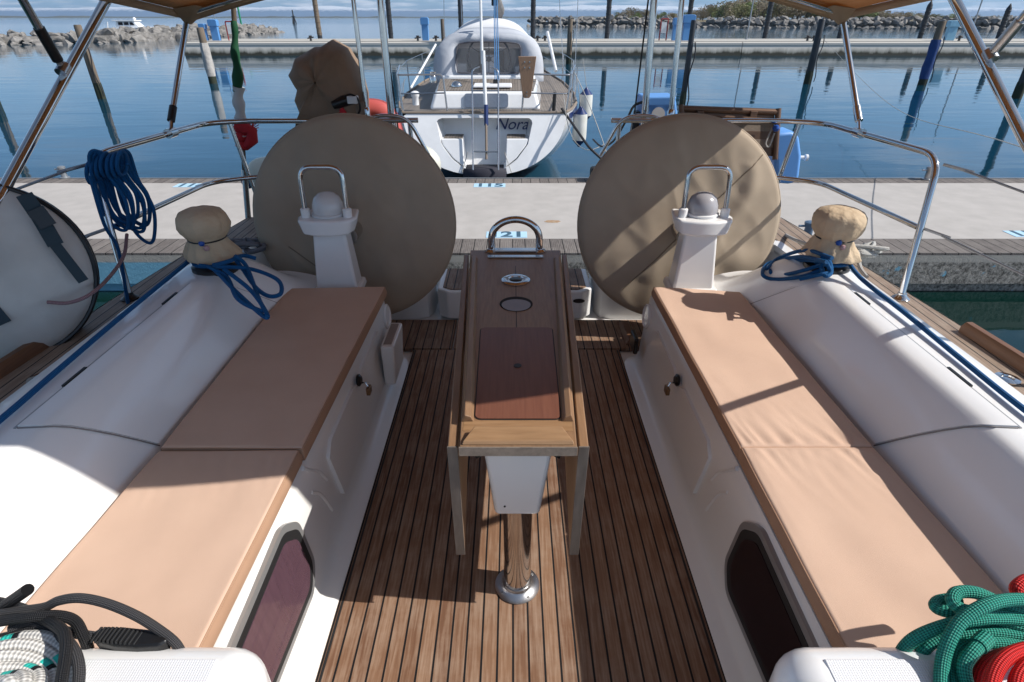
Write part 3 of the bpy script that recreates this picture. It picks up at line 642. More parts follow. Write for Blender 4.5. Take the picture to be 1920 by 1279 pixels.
while px < 1925:
    for row in range(3):
        y = 262+row*26+rt.uniform(-6, 6); ppx = px+rt.uniform(-8, 8)
        g = ay(ppx, 40, y); top = ay(ppx, toppy(ppx)+rt.uniform(0, 5)+(4 if row == 0 else 0), y)
        hgt = max(1.6, top.z-(WL+1.2)); spots.append((g.x, y, hgt, ppx))
    px += 17 if px < 1650 else 14
for i, (x, y, hgt, ppx) in enumerate(spots):
    k = rt.choice([0, 1, 0, 3, 2] if 1330 < ppx < 1650 else [1, 3, 2, 0])
    if not used[k]: o = protos[k]; used[k] = True; o.location = (x, y, WL+1.1); o.rotation_euler.z = rt.uniform(0, 6)
    else: o = dup(protos[k], (x, y, WL+1.1), rt.uniform(0, 6))
    o.scale = (hgt*rt.uniform(1.0, 1.5), hgt*rt.uniform(.9, 1.2), hgt)
    o['label'] = 'bushy %s tree in the row on the far spit' % names[k]
    o['group'] = '%s trees on the far spit' % names[k]
for k in range(4):
    if not used[k]: protos[k].location = (200, 300, WL+1); protos[k].scale = (4, 4, 4); protos[k]['label'] = 'bushy tree on the far spit'
exec_boats = True
# ================================================================== our yacht: hull, decks, cockpit
boat = empty('sailing_yacht', (X0, 2, WL), 'white sailing yacht cockpit we look aft over, teak soled, steel railed', 'sailing yacht')
def beam(y):   # half breadth of the deck edge
    t = (y-1.0)/2.5
    return 1.90-.05*max(0, t)-.14*max(0, t)**2 if y > 1 else 1.90+.05*(1-y)
M = MB(); ys = [-1.2+i*.235 for i in range(21)]
for s in (-1, 1):
    P = []
    for y in ys:
        b_ = beam(y); P.append([(X0+s*x, y+dy, z) for x, z, dy in ((b_-.02, .498, 0), (b_, .47, 0), (b_+.01, .2, 0), (b_-.02, -.2, 0), (b_-.12, -.6, 0), (b_-.35, -1.0, 0), (b_-.8, -1.3, 0), (.02, -1.45, 0))])
    M.quadgrid(P)
y = ys[-1]; b_ = beam(y)
sec = [(b_-.02, .498), (b_, .47), (b_+.01, .2), (b_-.02, -.2), (b_-.12, -.6), (b_-.35, -1.0), (b_-.8, -1.3)]
YS = y
# transom: two side plates with an open walk-through between them
for s in (-1, 1): M.poly([(X0+s*x, y, z) for x, z in sec]+[(X0+s*.5, y, -1.35), (X0+s*.5, y, .498)])
M.poly([(X0-.5, y, -1.35), (X0+.5, y, -1.35), (X0+.5, y, .0), (X0-.5, y, .0)])
M.build('hull', GEL, boat)
# side decks and after deck
for s in (-1, 1):
    P = [[(X0+s*1.49, y, .500), (X0+s*(beam(y)-.03), y, .500)] for y in ys]
    MB().quadgrid(P).build('side_deck', TEAKD, boat, smooth_=False)
    MB().box(*sorted((X0+s*.52, X0+s*1.485)), 3.12, YS-.01, .46, .50).build('after_deck', TEAKD, boat, smooth_=False)
    # white moulding walls round the helm well
    M = MB()
    M.quadgrid([[(X0+s*x, yy, z) for z in (-.02, .25, .47)] for x, yy in [(.50, YS), (.50, 3.2), (.53, 3.13), (.60, 3.10), (1.35, 3.10), (1.42, 3.07), (1.45, 3.0), (1.47, 2.72), (1.49, 2.5)]])
    M.build('helm_well_wall', GEL, boat)
    MB().quadgrid([[(X0+s*(x+.01), yy+.0, .455), (X0+s*(x+.01), yy, .499), (X0+s*(x+.06), yy+.04, .503)] for x, yy in [(.50, YS), (.50, 3.2), (.52, 3.10), (1.35, 3.08), (1.44, 3.0), (1.46, 2.72)]]).build('deck_lip', GEL, boat)
# sole
def psole(x0, x1, y0, y1, z=0.0, n='cockpit_sole', mat=TEAK, m=None):
    m_ = MB(); m_.box(x0, x1, y0, y1, z-.02, z); return m_.build(n, mat, boat, smooth_=False, bevel=.0)
psole(X0-.562, X0+.580, .3, 2.698)
MB().box(X0-1.5, X0+1.5, .2, YS, -.06, -.022).build('sole_moulding', GELC, boat)
for a, b2 in ((-1.36, -.352), (-.34, -.202), (.202, .34), (.352, 1.36)):
    psole(X0+a, X0+b2, 2.706 if abs(a) < .3 or abs(b2) < .3 else 2.706, 3.045, .004, 'helm_sole', TEAKS)
psole(X0-.198, X0+.198, 2.706, 3.045, .002, 'helm_sole', TEAKS)
for s in (-1, 1):   # foot braces
    MB().hexa([(X0+s*.62, 2.74, .004), (X0+s*.69, 2.74, .004), (X0+s*.69, 3.00, .004), (X0+s*.62, 3.00, .004), (X0+s*.64, 2.75, .03), (X0+s*.675, 2.75, .03), (X0+s*.675, 2.99, .03), (X0+s*.64, 2.99, .03)]).build('foot_brace', RAILW, boat, bevel=.006)
MB().box(X0-.6, X0+.6, -.4, .22, -.06, .34).build('bridge_deck', GEL, boat, bevel=.04)
# black margin caulk along the sole
for s in (-1, 1):
    MB().box(*sorted((X0+s*(.545+.018*(s > 0)), X0+s*(.552+.018*(s > 0)))), .3, 2.69, .0005, .0015).build('margin_seam', RUBBER, boat, smooth_=False)
# seat boxes
def side_profile(y):
    flare = smooth((1.30-y)/.25)*.0
    return [(x_+(.018 if RS > 0 else 0), z_) for x_, z_ in [(.562, -.03), (.562, .002), (.575, .010), (.600, .016), (.618, .03), (.630, .075), (.640, .22), (.652, .385), (.664, .404), (.70, .408), (1.12, .408)]]
for s in (-1, 1):
    RS = s
    M = MB(); P = [[(X0+s*x, y, z) for x, z in side_profile(y)] for y in [.2+.2*i for i in range(12)]+[2.5]]
    e_ = []
    for dy, inset in ((2.56, .004), (2.60, .02), (2.62, .05)):
        e_.append([(X0+s*(x+(inset if x < .7 else 0)), dy, z-(inset*.5 if z > .3 else 0)) for x, z in side_profile(dy)])
    P += e_; M.quadgrid(P); M.poly(e_[-1]+[(X0+s*1.12, 2.62, -.03)])
    box = M.build('seat_box', GELC, boat, sharp=50)
    # locker front panel with rounded step, and curved bolster near the companionway
    def onwall(y, t, off=0):   # t = height up the wall
        x = .618+.032*min(1, t/.385)+.004+(.018 if s > 0 else 0); return (X0+s*(x-off), y, t)
    def wallpatch(outline, off, name, mat, bev=.004, parent=boat):
        M = MB(); n = len(outline); a = [onwall(y, z, off) for y, z in outline]; b2 = [onwall(y, z, -.012) for y, z in outline]
        M.poly(a); M.poly(b2[::-1]); b0 = len(M.v); M.v += a+b2
        for i in range(n): M.f.append((b0+i, b0+(i+1) % n, b0+n+(i+1) % n, b0+n+i))
        return M.build(name, mat, parent, bevel=bev)
    door = wallpatch([(1.50, .10), (2.36, .10), (2.40, .12), (2.36, .30), (2.30, .335), (1.98, .335), (1.95, .32), (1.86, .32), (1.83, .335), (1.52, .335), (1.47, .30)], .013, 'locker_door', GELC, .010)
    for pts_ in ([(1.31, .40), (1.35, .355), (1.40, .30), (1.43, .24)], [(1.31, .30), (1.36, .24), (1.40, .13)]):
        MB().tube(catmull([Vector(onwall(y_, z_, -.004)) for y_, z_ in pts_], 6), .0085, 8).build('moulded_rib', GELC, boat)
    pk = onwall(1.90, .33, .012)
    MB().lathe([(.024, 0), (.026, .008), (.016, .016)], pk, 16, axis=(-s, 0, .05)).build('lock_plate', BLACK, door)
    M = MB(); q = Vector(pk)+Vector((-s*.018, -.01, -.008)); M.tube(fillet([q+Vector((0, 0, 0)), q+Vector((-s*.016, -.004, .008)), q+Vector((-s*.03, -.012, -.012))], .01), .0035, 6); M.build('shackle', STEEL, door)
    MB().box(q.x-s*.03-.008, q.x-s*.03+.008, q.y-.035, q.y+.003, q.z-.038, q.z-.006).build('padlock', pm('brass_lock', (.25, .16, .09), .35, .8), door, bevel=.004)
    # round cover at after end and fixture below
    c_ = Vector(onwall(2.52, .30, .004)); MB().lathe([(.062, -.005), (.062, .006), (.055, .01), (.05, .004), (.0, .004)], c_, 28, axis=(-s, 0, .08)).build('round_hatch', GEL, boat)
    if s < 0:
        M = MB(); x1 = X0-.612; x0 = x1+.052
        M.hexa([(x1, 2.20, .10), (x0, 2.20, .10), (x0, 2.42, .10), (x1, 2.42, .10), (x1, 2.20, .31), (x0+.012, 2.20, .31), (x0+.012, 2.44, .31), (x1, 2.44, .31)])
        pc = M.build('storage_pocket', GELC, boat, bevel=.012)
        MB().box(x1+.012, x0-.002, 2.22, 2.42, .306, .3125).build('pocket_opening', pm('pocket_inside', (.32, .27, .24), .7), pc, bevel=.004)
    else:
        MB().box(X0+.60, X0+.622, 2.46, 2.57, .11, .20).build('engine_panel', BLACK, boat, bevel=.008)
    # cabin window let into the seat front
    outer = [(1.150, .36), (1.176, .335), (1.186, .25), (1.186, .12), (1.165, .075), (1.10, .06), (.5, .085), (.45, .12), (.45, .36), (.5, .385), (1.10, .385)]
    def ins(o_, d):
        cy = sum(p[0] for p in o_)/len(o_); cz = sum(p[1] for p in o_)/len(o_)
        return [(y+(d if y < cy else -d), z+(d if z < cz else -d)) for y, z in o_]
    outer = [(1.16, .372), (1.19, .33), (1.195, .22), (1.19, .13), (1.17, .082), (1.11, .065), (.45, .065), (.45, .375), (.8, .382), (1.11, .388)]
    def rnd(o_, rad=.035): 
        pts_ = [Vector((a_, b_, 0)) for a_, b_ in o_]; pts_ = pts_+pts_[:2]; f_ = fillet(pts_, rad, 5)
        return [(v.x, v.y) for v in f_[1:-1]]
    outer = [(1.095, .392), (1.172, .325), (1.180, .145), (1.118, .078), (.80, .105), (.45, .13), (.45, .372)]
    inner1 = [(1.085, .372), (1.155, .312), (1.162, .155), (1.110, .098), (.80, .124), (.48, .15), (.48, .352)]
    inner2 = [(1.072, .350), (1.130, .298), (1.138, .168), (1.098, .122), (.80, .146), (.52, .17), (.52, .330)]
    outer, inner1, inner2 = rnd(outer, .03), rnd(inner1, .026), rnd(inner2, .022)
    win = wallpatch(outer, .012, 'window_frame', GREYF, .008)
    wallpatch(inner1, .0135, 'gasket', RUBBER, .002, win)
    wallpatch(inner2, .0155, 'pane', WINDOW if s > 0 else WINDOWL, .002, win)
    # coaming
    prof = [(1.105, .408), (1.118, .445), (1.143, .505), (1.168, .557), (1.194, .600), (1.220, .634), (1.240, .654), (1.256, .663), (1.31, .6655), (1.40, .666), (1.455, .657), (1.48, .635), (1.492, .59), (1.495, .50), (1.495, .46)]
    P = []
    for y in [-.3+.1*i for i in range(25)]+[2.18, 2.26, 2.34, 2.42, 2.49, 2.55, 2.60, 2.65, 2.70, 2.75]:
        k = 1-smooth((y-2.36)/.38); inn = smooth((y-2.2)/.5)*.10
        P.append([(X0+s*(x-inn*(1-(x-1.105)/.39)-(1-k)*.02*(x > 1.4)), y, .408+(z-.408)*(.16+.84*k) if z > .47 or x < 1.3 else z) for x, z in prof])
    M = MB().quadgrid(P); M.poly(P[-1]); co = M.build('coaming', GEL, boat, sharp=60)
    # locker lid: a proud shell over the backrest, with hinge line
    def offs(o): 
        pr = [Vector((a, b2)) for a, b2 in prof[1:9]]; out = []
        for i in range(len(pr)):
            a = pr[max(0, i-1)]; c2 = pr[min(len(pr)-1, i+1)]; d = (c2-a).normalized(); nrm = Vector((-d.y, d.x)); out.append(pr[i]+nrm*o)
        return out
    inn_ = offs(.006); und = offs(-.012); P = []; Pu = []
    fy0, fy1, ay0, ay1 = 1.37, 1.175, 2.36, 2.10     # seam ends: forward bottom / top, after bottom / top
    nj = len(inn_)
    for i in range(41):
        t = i/40; row = []; ru = []
        for j in range(nj):
            q = 1-(1-j/(nj-1))**1.7
            y = lerp(lerp(fy0, fy1, q), lerp(ay0, ay1, q), t)
            k = smooth((y-2.2)/.5)*.10; ii = j+1
            dx = -k*(1-(prof[ii][0]-1.105)/.39)
            row.append((X0+s*(inn_[j].x+dx), y, inn_[j].y)); ru.append((X0+s*(und[j].x+dx), y, und[j].y))
        P.append(row); Pu.append(ru)
    M = MB(); M.quadgrid(P); M.quadgrid([r_[::-1] for r_ in Pu])
    for k in (0, -1): M.quadgrid([P[k], Pu[k]])
    M.quadgrid([[r_[0] for r_ in P], [r_[0] for r_ in Pu]]); M.quadgrid([[r_[-1] for r_ in P], [r_[-1] for r_ in Pu]])
    lid = M.build('locker_lid', GEL, boat, sharp=50)
    for k in (0, -1): MB().tube([Vector(v)+Vector((-s*.001, (-.0035 if k == 0 else .0035), -.005)) for v in P[k]], .0022, 6).build('lid_seal', pm('seal_grey', (.25, .23, .22), .7), lid)
    for yy in (1.36, 1.90):
        MB().box(*sorted((X0+s*1.313, X0+s*1.322)), yy, yy+.10, .6655, .6732).build('hinge', BLACK, lid)
    MB().box(*sorted((X0+s*1.312, X0+s*1.3185)), 1.17, 2.10, .6655, .6682).build('hinge_line', GREYF, lid)
    # near cabin top corner with non skid
    M = MB(); pts = []
    x0, x1, y0, y1 = .455, 1.5, -.4, .635
    M.box(*sorted((X0+s*x0, X0+s*x1)), y0, y1, .30, .625); cb = M.build('cabin_top', GEL, boat, bevel=.07, bseg=6)
    MB().box(*sorted((X0+s*(x0+.075), X0+s*(x1-.1))), y0+.05, y1-.052, .620, .6265).build('non_skid_pad', NONSKID, cb, bevel=.003)
    # toe rail
    tr = [(beam(y)-.045, y) for y in [-.6+.2*i for i in range(14)]]
    M = MB(); M.quadgrid([[(X0+s*(x+dx), y, z) for dx, z in ((-.028, .498), (-.026, .525), (-.012, .542), (.012, .542), (.026, .525), (.03, .47))] for x, y in tr]); M.poly([(X0+s*(tr[-1][0]+dx), tr[-1][1], z) for dx, z in ((-.028, .498), (-.026, .525), (-.012, .542), (.012, .542), (.026, .525), (.03, .47))])
    M.build('toe_rail', RAILW, boat)
    # deck fillers / pad eyes
    c_ = az(1888, 712, .505) if s > 0 else az(75, 712, .505)
    MB().lathe([(.036, 0), (.038, .006), (.02, .009), (.018, .004), (0, .004)], c_, 24).build('deck_filler', STEEL, boat)
    # pushpit rails
    X = lambda x: X0+s*x
    rail = MB()
    rail.tube(fillet([(X(1.73), 2.30, .505), (X(1.80), 2.47, 1.09), (X(1.715), 3.31, 1.09), (X(1.54), 3.39, 1.09), (X(.55), 3.42, 1.09)], .10, 8), .0145, 12)
    rail.tube(fillet([(X(1.765), 2.40, .80), (X(1.70), 3.17, .80), (X(1.50), 3.30, .80), (X(.60), 3.36, .80)], .10, 8), .0125, 10)
    rail.tube([(X(1.60), 3.365, 1.09), (X(1.52), 3.37, .505)], .0125, 10); rail.tube([(X(.60), 3.42, 1.09), (X(.58), 3.40, .505)], .0125, 10)
    ra = rail.build('pushpit_rail', STEEL, boat)
    MB().lathe([(.036, 0), (.036, .006), (.02, .02), (.018, .03)], (X(1.73), 2.30, .501), 16).build('rail_foot', STEEL if s > 0 else BLACK, ra)
    for z in (1.06, .80):
        M = MB(); yb = 2.44 if z > 1 else 2.39; xb = 1.805 if z > 1 else 1.775
        M.tube([(X(xb), yb, z), (X(xb+.06), yb-.10, z-.01)], .007, 6)
        M.tube([(X(xb+.04), yb-.08, z-.008), (X(1.86), 1.9, z-.02)], [.0055, .0045], 6)
        M.tube([(X(1.86), 1.9, z-.02), (X(1.95), .2, z-.04)], .003, 6); M.build('lifeline', GALV, ra)
    # bimini hoops stand on these
# stern poles and backstay
for a, b2, r_ in (((-.822, 3.42, 1.10), (-.83, 3.46, 3.2), .0125), ((-.690, 3.44, .95), (-.68, 3.46, 3.2), .019), ((.760, 3.44, 1.0), (.70, 3.46, 3.2), .019), ((.900, 3.42, 1.09), (.84, 3.46, 3.2), .015)):
    po = MB().tube([a, b2], r_, 12).build('stern_pole', STEEL, boat)
    MB().lathe([(r_*1.5, 0), (r_*1.5, .05), (r_*1.1, .06)], a, 12).build('pole_socket', STEEL, po)
MB().tube([(-.66, 3.47, .95), (-.73, 3.40, 3.2)], .005, 6).build('backstay_wire', RUBBER, boat)
MB().tube([(.70, 3.47, .95), (.735, 3.40, 3.2)], .0045, 6).build('backstay_wire', RUBBER, boat)
for s in (-1, 1):
    MB().tube(fillet([(X0+s*.95, 3.40, .98), (X0+s*.80, 3.36, 1.125), (X0+s*.60, 3.36, 1.12), (X0+s*.50, 3.40, .9)], .08), .0105, 10).build('stern_grab_hoop', STEEL, boat)
# helm seat box across the stern
hb = MB().prism([(X0-.40, 3.06), (X0+.40, 3.06), (X0+.465, 3.11), (X0+.465, 3.42), (X0-.465, 3.42), (X0-.465, 3.11)], .0, .185).build('stern_step', GEL, boat, bevel=.012)
MB().prism([(X0-.38, 3.085), (X0+.38, 3.085), (X0+.43, 3.12), (X0+.43, 3.40), (X0-.43, 3.40), (X0-.43, 3.12)], .186, .192).build('step_teak', TEAKS, hb, smooth_=False)
MB().prism([(.40+.028*math.cos(a)*1.3, .125+.014*math.sin(a)) for a in [i*.5236 for i in range(12)]], 3.056, 3.0585, axis='y').build('finger_hole', BLACK, hb, smooth_=False)
MB().box(X0-.49, X0+.49, 3.42, YS+.01, -.02, .02).build('transom_sill', GEL, boat, bevel=.008)

# ------------------------------------------------------------------ steering pedestals
for s in (-1, 1):
    c = X0+s*.885; lab = 'white steering pedestal with %s dome compass, standing before the %s covered wheel' % (('grey', 'sunlit right') if s > 0 else ('white', 'shaded left'))
    e = empty('steering_pedestal', (c, 2.64, .42), lab, 'steering pedestal', 'steering pedestals')
    def ringp(w_, d, z, dy=0): return [(c-w_, 2.64-d+dy, z), (c+w_, 2.64-d+dy, z), (c+w_*.9, 2.64+d+dy, z), (c-w_*.9, 2.64+d+dy, z)]
    M = MB(); M.hexa(ringp(.105, .075, .40)+ringp(.078, .06, .715)); M.build('column', GEL, e, bevel=.016)
    MB().hexa(ringp(.125, .09, .395)+ringp(.118, .085, .43)).build('foot', GEL, e, bevel=.01)
    M = MB(); M.prism([(c-.142, 2.60), (c-.125, 2.545), (c-.05, 2.52), (c+.05, 2.52), (c+.125, 2.545), (c+.142, 2.60), (c+.12, 2.74), (c-.12, 2.74)], 0, 1); M.v = [(c+(x-c)*(1.0 if z > .5 else .84), y, .785 if z > .5 else .712) for x, y, z in M.v]
    bi = M.build('binnacle', GEL, e, bevel=.014)
    MB().lathe([(.078, 0), (.08, .010), (.074, .014)], (c-.0, 2.635, .786), 28).build('compass_ring', WHITE, bi)
    DOME = pm('compass_dome_%s' % ('grey' if s > 0 else 'white'), (.40, .39, .41) if s > 0 else (.74, .73, .72), .22, coat=.3)
    MB().lathe([(.071, .795), (.073, .815), (.070, .84), (.058, .868), (.036, .886), (.012, .892), (0, .893)], (c, 2.635, 0), 28).build('compass_dome', DOME, bi)
    hx = .098
    for q in (-1, 1): MB().lathe([(.021, .784), (.021, .822), (.017, .826)], (c+q*hx, 2.60, 0), 16).build('rail_socket', GEL, bi)
    MB().tube(fillet([(c-hx, 2.60, .80), (c-hx*.98, 2.615, 1.01), (c+hx*.98, 2.615, 1.01), (c+hx, 2.60, .80)], .06, 8), .0115, 12).build('guard_rail', STEEL, e)
# ------------------------------------------------------------------ covered wheels
for s in (-1, 1):
    cx = X0+s*.865 if s > 0 else X0-.845; cy = 2.90; cz = .66; Rr = .525; tilt = R(9)
    def wp(r, a, d):
        x = r*math.cos(a); z = r*math.sin(a)
        return Vector((cx+x, cy+z*math.sin(tilt)+d*math.cos(tilt), cz+z*math.cos(tilt)-d*math.sin(tilt)))
    def dep(r, a, t):
        x_, z_ = r*math.cos(a), r*math.sin(a)
        wv = .018*noise.noise(Vector((x_*3.2, z_*2.2, s*3)))+.008*noise.noise(Vector((x_*9, z_*5, 7+s)))+.014*t**3*noise.noise(Vector((math.cos(a)*5, math.sin(a)*5, t*1.5+s*3)))
        wv -= .006*(1-abs(noise.noise(Vector((x_*5+z_*3, z_*2-x_*2, 11+s))))*4)*(.4+t)*(abs(noise.noise(Vector((x_*5+z_*3, z_*2-x_*2, 11+s)))) < .25)
        if s > 0: wv += .016*math.exp(-((x_-.24-.10*math.sin(z_*7))/.045)**2)*(1 if z_ < .3 else .3)*-1
        return -.03*(1-t**2.2)**.6-.012+wv*(1-t**8)
    M = MB(); P = []
    nr, na = 40, 144
    for i in range(nr+1):
        t = i/nr; r = Rr*t; row = []
        for k in range(na):
            a = 2*math.pi*k/na
            d = dep(r, a, t)
            row.append(wp(r, a, d) if t < 1 else wp(Rr, a, -.004))
        P.append(row)
    P.append([wp(Rr+.007, 2*math.pi*k/na, .014) for k in range(na)]); P.append([wp(Rr, 2*math.pi*k/na, .034) for k in range(na)]); P.append([wp(Rr*.5, 2*math.pi*k/na, .045) for k in range(na)]); P.append([wp(0, 2*math.pi*k/na, .045) for k in range(na)])
    M.quadgrid(P, closeu=True)
    e = empty('wheel_cover', (cx, cy, cz), 'large round khaki canvas cover over the %s' % ('left steering wheel, fully in shade' if s < 0 else 'right steering wheel, with sunlit folds'), 'wheel cover', 'canvas covered steering wheels')
    M.build('cover', KHAKI, e, sharp=80)
    def surf(x, z):
        r = math.hypot(x, z); a = math.atan2(z, x); t = min(1, r/Rr)
        return wp(r, a, dep(r, a, t)-.001)
    sp = [surf(lerp(-.28*s, .38*s, t) if s > 0 else lerp(-.35, .0, t), lerp(-.36, .34, t) if s > 0 else lerp(-.12, -.4, t)) for t in [i/40 for i in range(41)]]
    MB().tube(sp, .003, 6).build('seam', pm('seam_thread_%d' % s, (.25, .20, .14), .8), e)
    MB().tube([wp(Rr+.004, 2*math.pi*k/80, .012) for k in range(80)], .007, 6, closed=True).build('hem', KHAKI, e)
    MB().lathe([(.05, 0), (.05, .12), (.08, .13)], wp(0, 0, .0)+Vector((0, -.16, -.02)), 16, axis=(0, 1, 0)).build('wheel_hub', STEEL, e)

# ------------------------------------------------------------------ seat cushions
def cushion(name, quad, z0, th, label, s, gather=None, seed=0):
    # quad: inner-near, inner-far, outer-far, outer-near ; u across (inner->outer), v along
    A, B, C, D = [Vector((X0+s*p[0], p[1], 0)) for p in quad]
    nu, nv = 64, 90; P = []
    def edge(t, n): # distance factor from border 0..1
        d = min(t, 1-t); return d
    Wd = (D-A).length; Ln = (B-A).length; rr = .009
    for i in range(nv+1):
        v = .5-.5*math.cos(math.pi*i/nv); row = []
        for j in range(nu+1):
            u = .5-.5*math.cos(math.pi*j/nu)
            p = A.lerp(B, v).lerp(D.lerp(C, v), u)
            du = min(u, 1-u)*Wd; dv = min(v, 1-v)*Ln; h = 0
            for d in (du, dv):
                if d < rr: h -= (rr-math.sqrt(max(0, rr*rr-(rr-d)**2)))
            z = z0+th+h+.004*noise.noise(Vector((p.x*4, p.y*4, seed)))
            w_ = .004*noise.noise(Vector((p.x*9, p.y*3.5, seed+5)))
            if gather:
                gy, amp = gather; g = math.exp(-abs(p.y-gy)/.10); w_ += amp*g*(1-2*abs(noise.noise(Vector((p.x*26+p.y*5, p.y*4, seed)))))*1.3
            row.append((p.x, p.y, z+w_*min(1, du/.03)*min(1, dv/.02)))
        P.append(row)
    e = empty('seat_cushion', ((A+C)/2)+Vector((0, 0, z0)), label, 'seat cushion', 'peach cockpit seat cushions')
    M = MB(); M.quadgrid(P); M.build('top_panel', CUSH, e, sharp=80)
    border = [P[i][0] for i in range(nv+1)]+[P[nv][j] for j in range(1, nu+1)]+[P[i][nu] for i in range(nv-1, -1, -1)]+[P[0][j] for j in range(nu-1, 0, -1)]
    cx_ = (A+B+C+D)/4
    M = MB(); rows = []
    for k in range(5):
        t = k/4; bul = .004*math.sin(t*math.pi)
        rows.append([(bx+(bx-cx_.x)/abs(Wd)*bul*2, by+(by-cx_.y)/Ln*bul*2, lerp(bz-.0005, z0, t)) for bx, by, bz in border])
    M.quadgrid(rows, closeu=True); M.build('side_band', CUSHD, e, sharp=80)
    M = MB(); M.tube([Vector(P[i][1])+Vector((0, 0, .0015)) for i in range(1, nv)], .0022, 6); M.tube([Vector(P[nv-1][j])+Vector((0, 0, .001)) for j in range(1, nu)], .002, 6); M.tube([Vector(P[1][j])+Vector((0, 0, .001)) for j in range(1, nu)], .002, 6)
    M.build('seam', CUSHD, e)
    return e
ZC = .410; TH = .054
cushion('c', [(.655, 1.335), (.632, 2.52), (1.098, 2.50), (1.088, 1.335)], ZC, TH, 'long peach cushion on the left bench, whole in shade, nearest the left wheel', -1, seed=1)
cushion('c', [(.668, .40), (.660, 1.322), (1.086, 1.322), (1.12, .40)], ZC, TH, 'peach cushion on the left bench, mostly sunlit, nearest the black ropes', -1, gather=(1.28, .002), seed=2)
cushion('c', [(.683, 1.337), (.672, 2.52), (1.075, 2.46), (1.088, 1.337)], ZC, TH, 'long peach cushion on the right bench, crossed by a pole shadow, nearest the right wheel', 1, gather=(1.36, .0045), seed=3)
cushion('c', [(.680, .40), (.684, 1.336), (1.088, 1.336), (1.125, .40)], ZC, TH, 'sunlit peach cushion on the right bench beside the green rope', 1, gather=(1.31, .0045), seed=4)

# ------------------------------------------------------------------ cockpit table
T = empty('cockpit_table', (X0, 1.2, 0), 'narrow wooden cockpit table with folded leaves on a steel column', 'table')
Z0 = .70; YN, YF = 1.06, 2.385; wn, wf = .142, .20
def half(y): return lerp(wn, wf, (y-YN)/(YF-YN))
def holes_top():
    # top with a rounded rectangular recess panel and a round cup hole: built as prism, holes by inlay discs
    M = MB(); M.prism([(X0-wn, YN), (X0+wn, YN), (X0+wf, YF), (X0-wf, YF)], Z0-.028, Z0); return M
top = holes_top().build('tabletop', WOOD, T, bevel=.003)
def rrect(x0, x1, y0, y1, r, xa=None, xb=None):
    pts = []
    for (cx_, cy_, a0) in ((x1-r, y1-r, 0), (x0+r, y1-r, 90), (x0+r, y0+r, 180), (x1-r, y0+r, 270)):
        for k in range(6): a = R(a0+k*18); pts.append((cx_+r*math.cos(a), cy_+r*math.sin(a)))
    return pts
def taper(pts, y0, y1, k0, k1): return [(X0+(x-X0)*lerp(k0, k1, (y-y0)/(y1-y0)), y) for x, y in pts]
MB().prism(taper(rrect(X0-.113, X0+.113, 1.162, 1.66, .018), 1.16, 1.66, 1.0, 1.07), Z0+.0003, Z0+.0012).build('panel_gap', RUBBER, top, smooth_=False)
MB().prism(taper(rrect(X0-.110, X0+.110, 1.165, 1.657, .016), 1.16, 1.66, 1.0, 1.07), Z0+.0014, Z0+.0032).build('inlaid_panel', WOODR, top, smooth_=False)
def disc(c, r, z, name, mat, par, ry=None): MB().prism([(c[0]+r*math.cos(R(i*12)), c[1]+(ry or r)*math.sin(R(i*12))) for i in range(30)], z, z+.0012).build(name, mat, par, smooth_=False)
disc((X0+.002, 1.418), .0115, Z0+.0036, 'finger_hole', BLACK, top)
disc((X0, 1.84), .060, Z0+.0005, 'cup_hole', pm('hole_dark', (.02, .016, .014), .9), top)
MB().prism([(X0+.052*math.cos(R(i*6)), 1.832+.052*math.sin(R(i*6))*(.82 if math.sin(R(i*6)) > 0 else 1)) for i in range(60)], Z0+.0019, Z0+.0028).build('cup_bottom', pm('cup_grey', (.30, .28, .28), .6), top, smooth_=False)
MB().box(X0-.0012, X0+.0012, 1.66, 2.2, Z0+.0002, Z0+.0009).build('centre_seam', RUBBER, top, smooth_=False)
p = az(968, 527, Z0)
MB().lathe([(.056, 0), (.056, .004), (.044, .009), (.030, .007), (.028, .004), (0, .004)], (X0, p.y, Z0+.001), 32).build('latch_ring', STEEL, T)
MB().lathe([(.0245, 0), (.022, .002), (0, .002)], (X0, p.y, Z0+.0055), 24).build('latch_centre', BLACK, T)
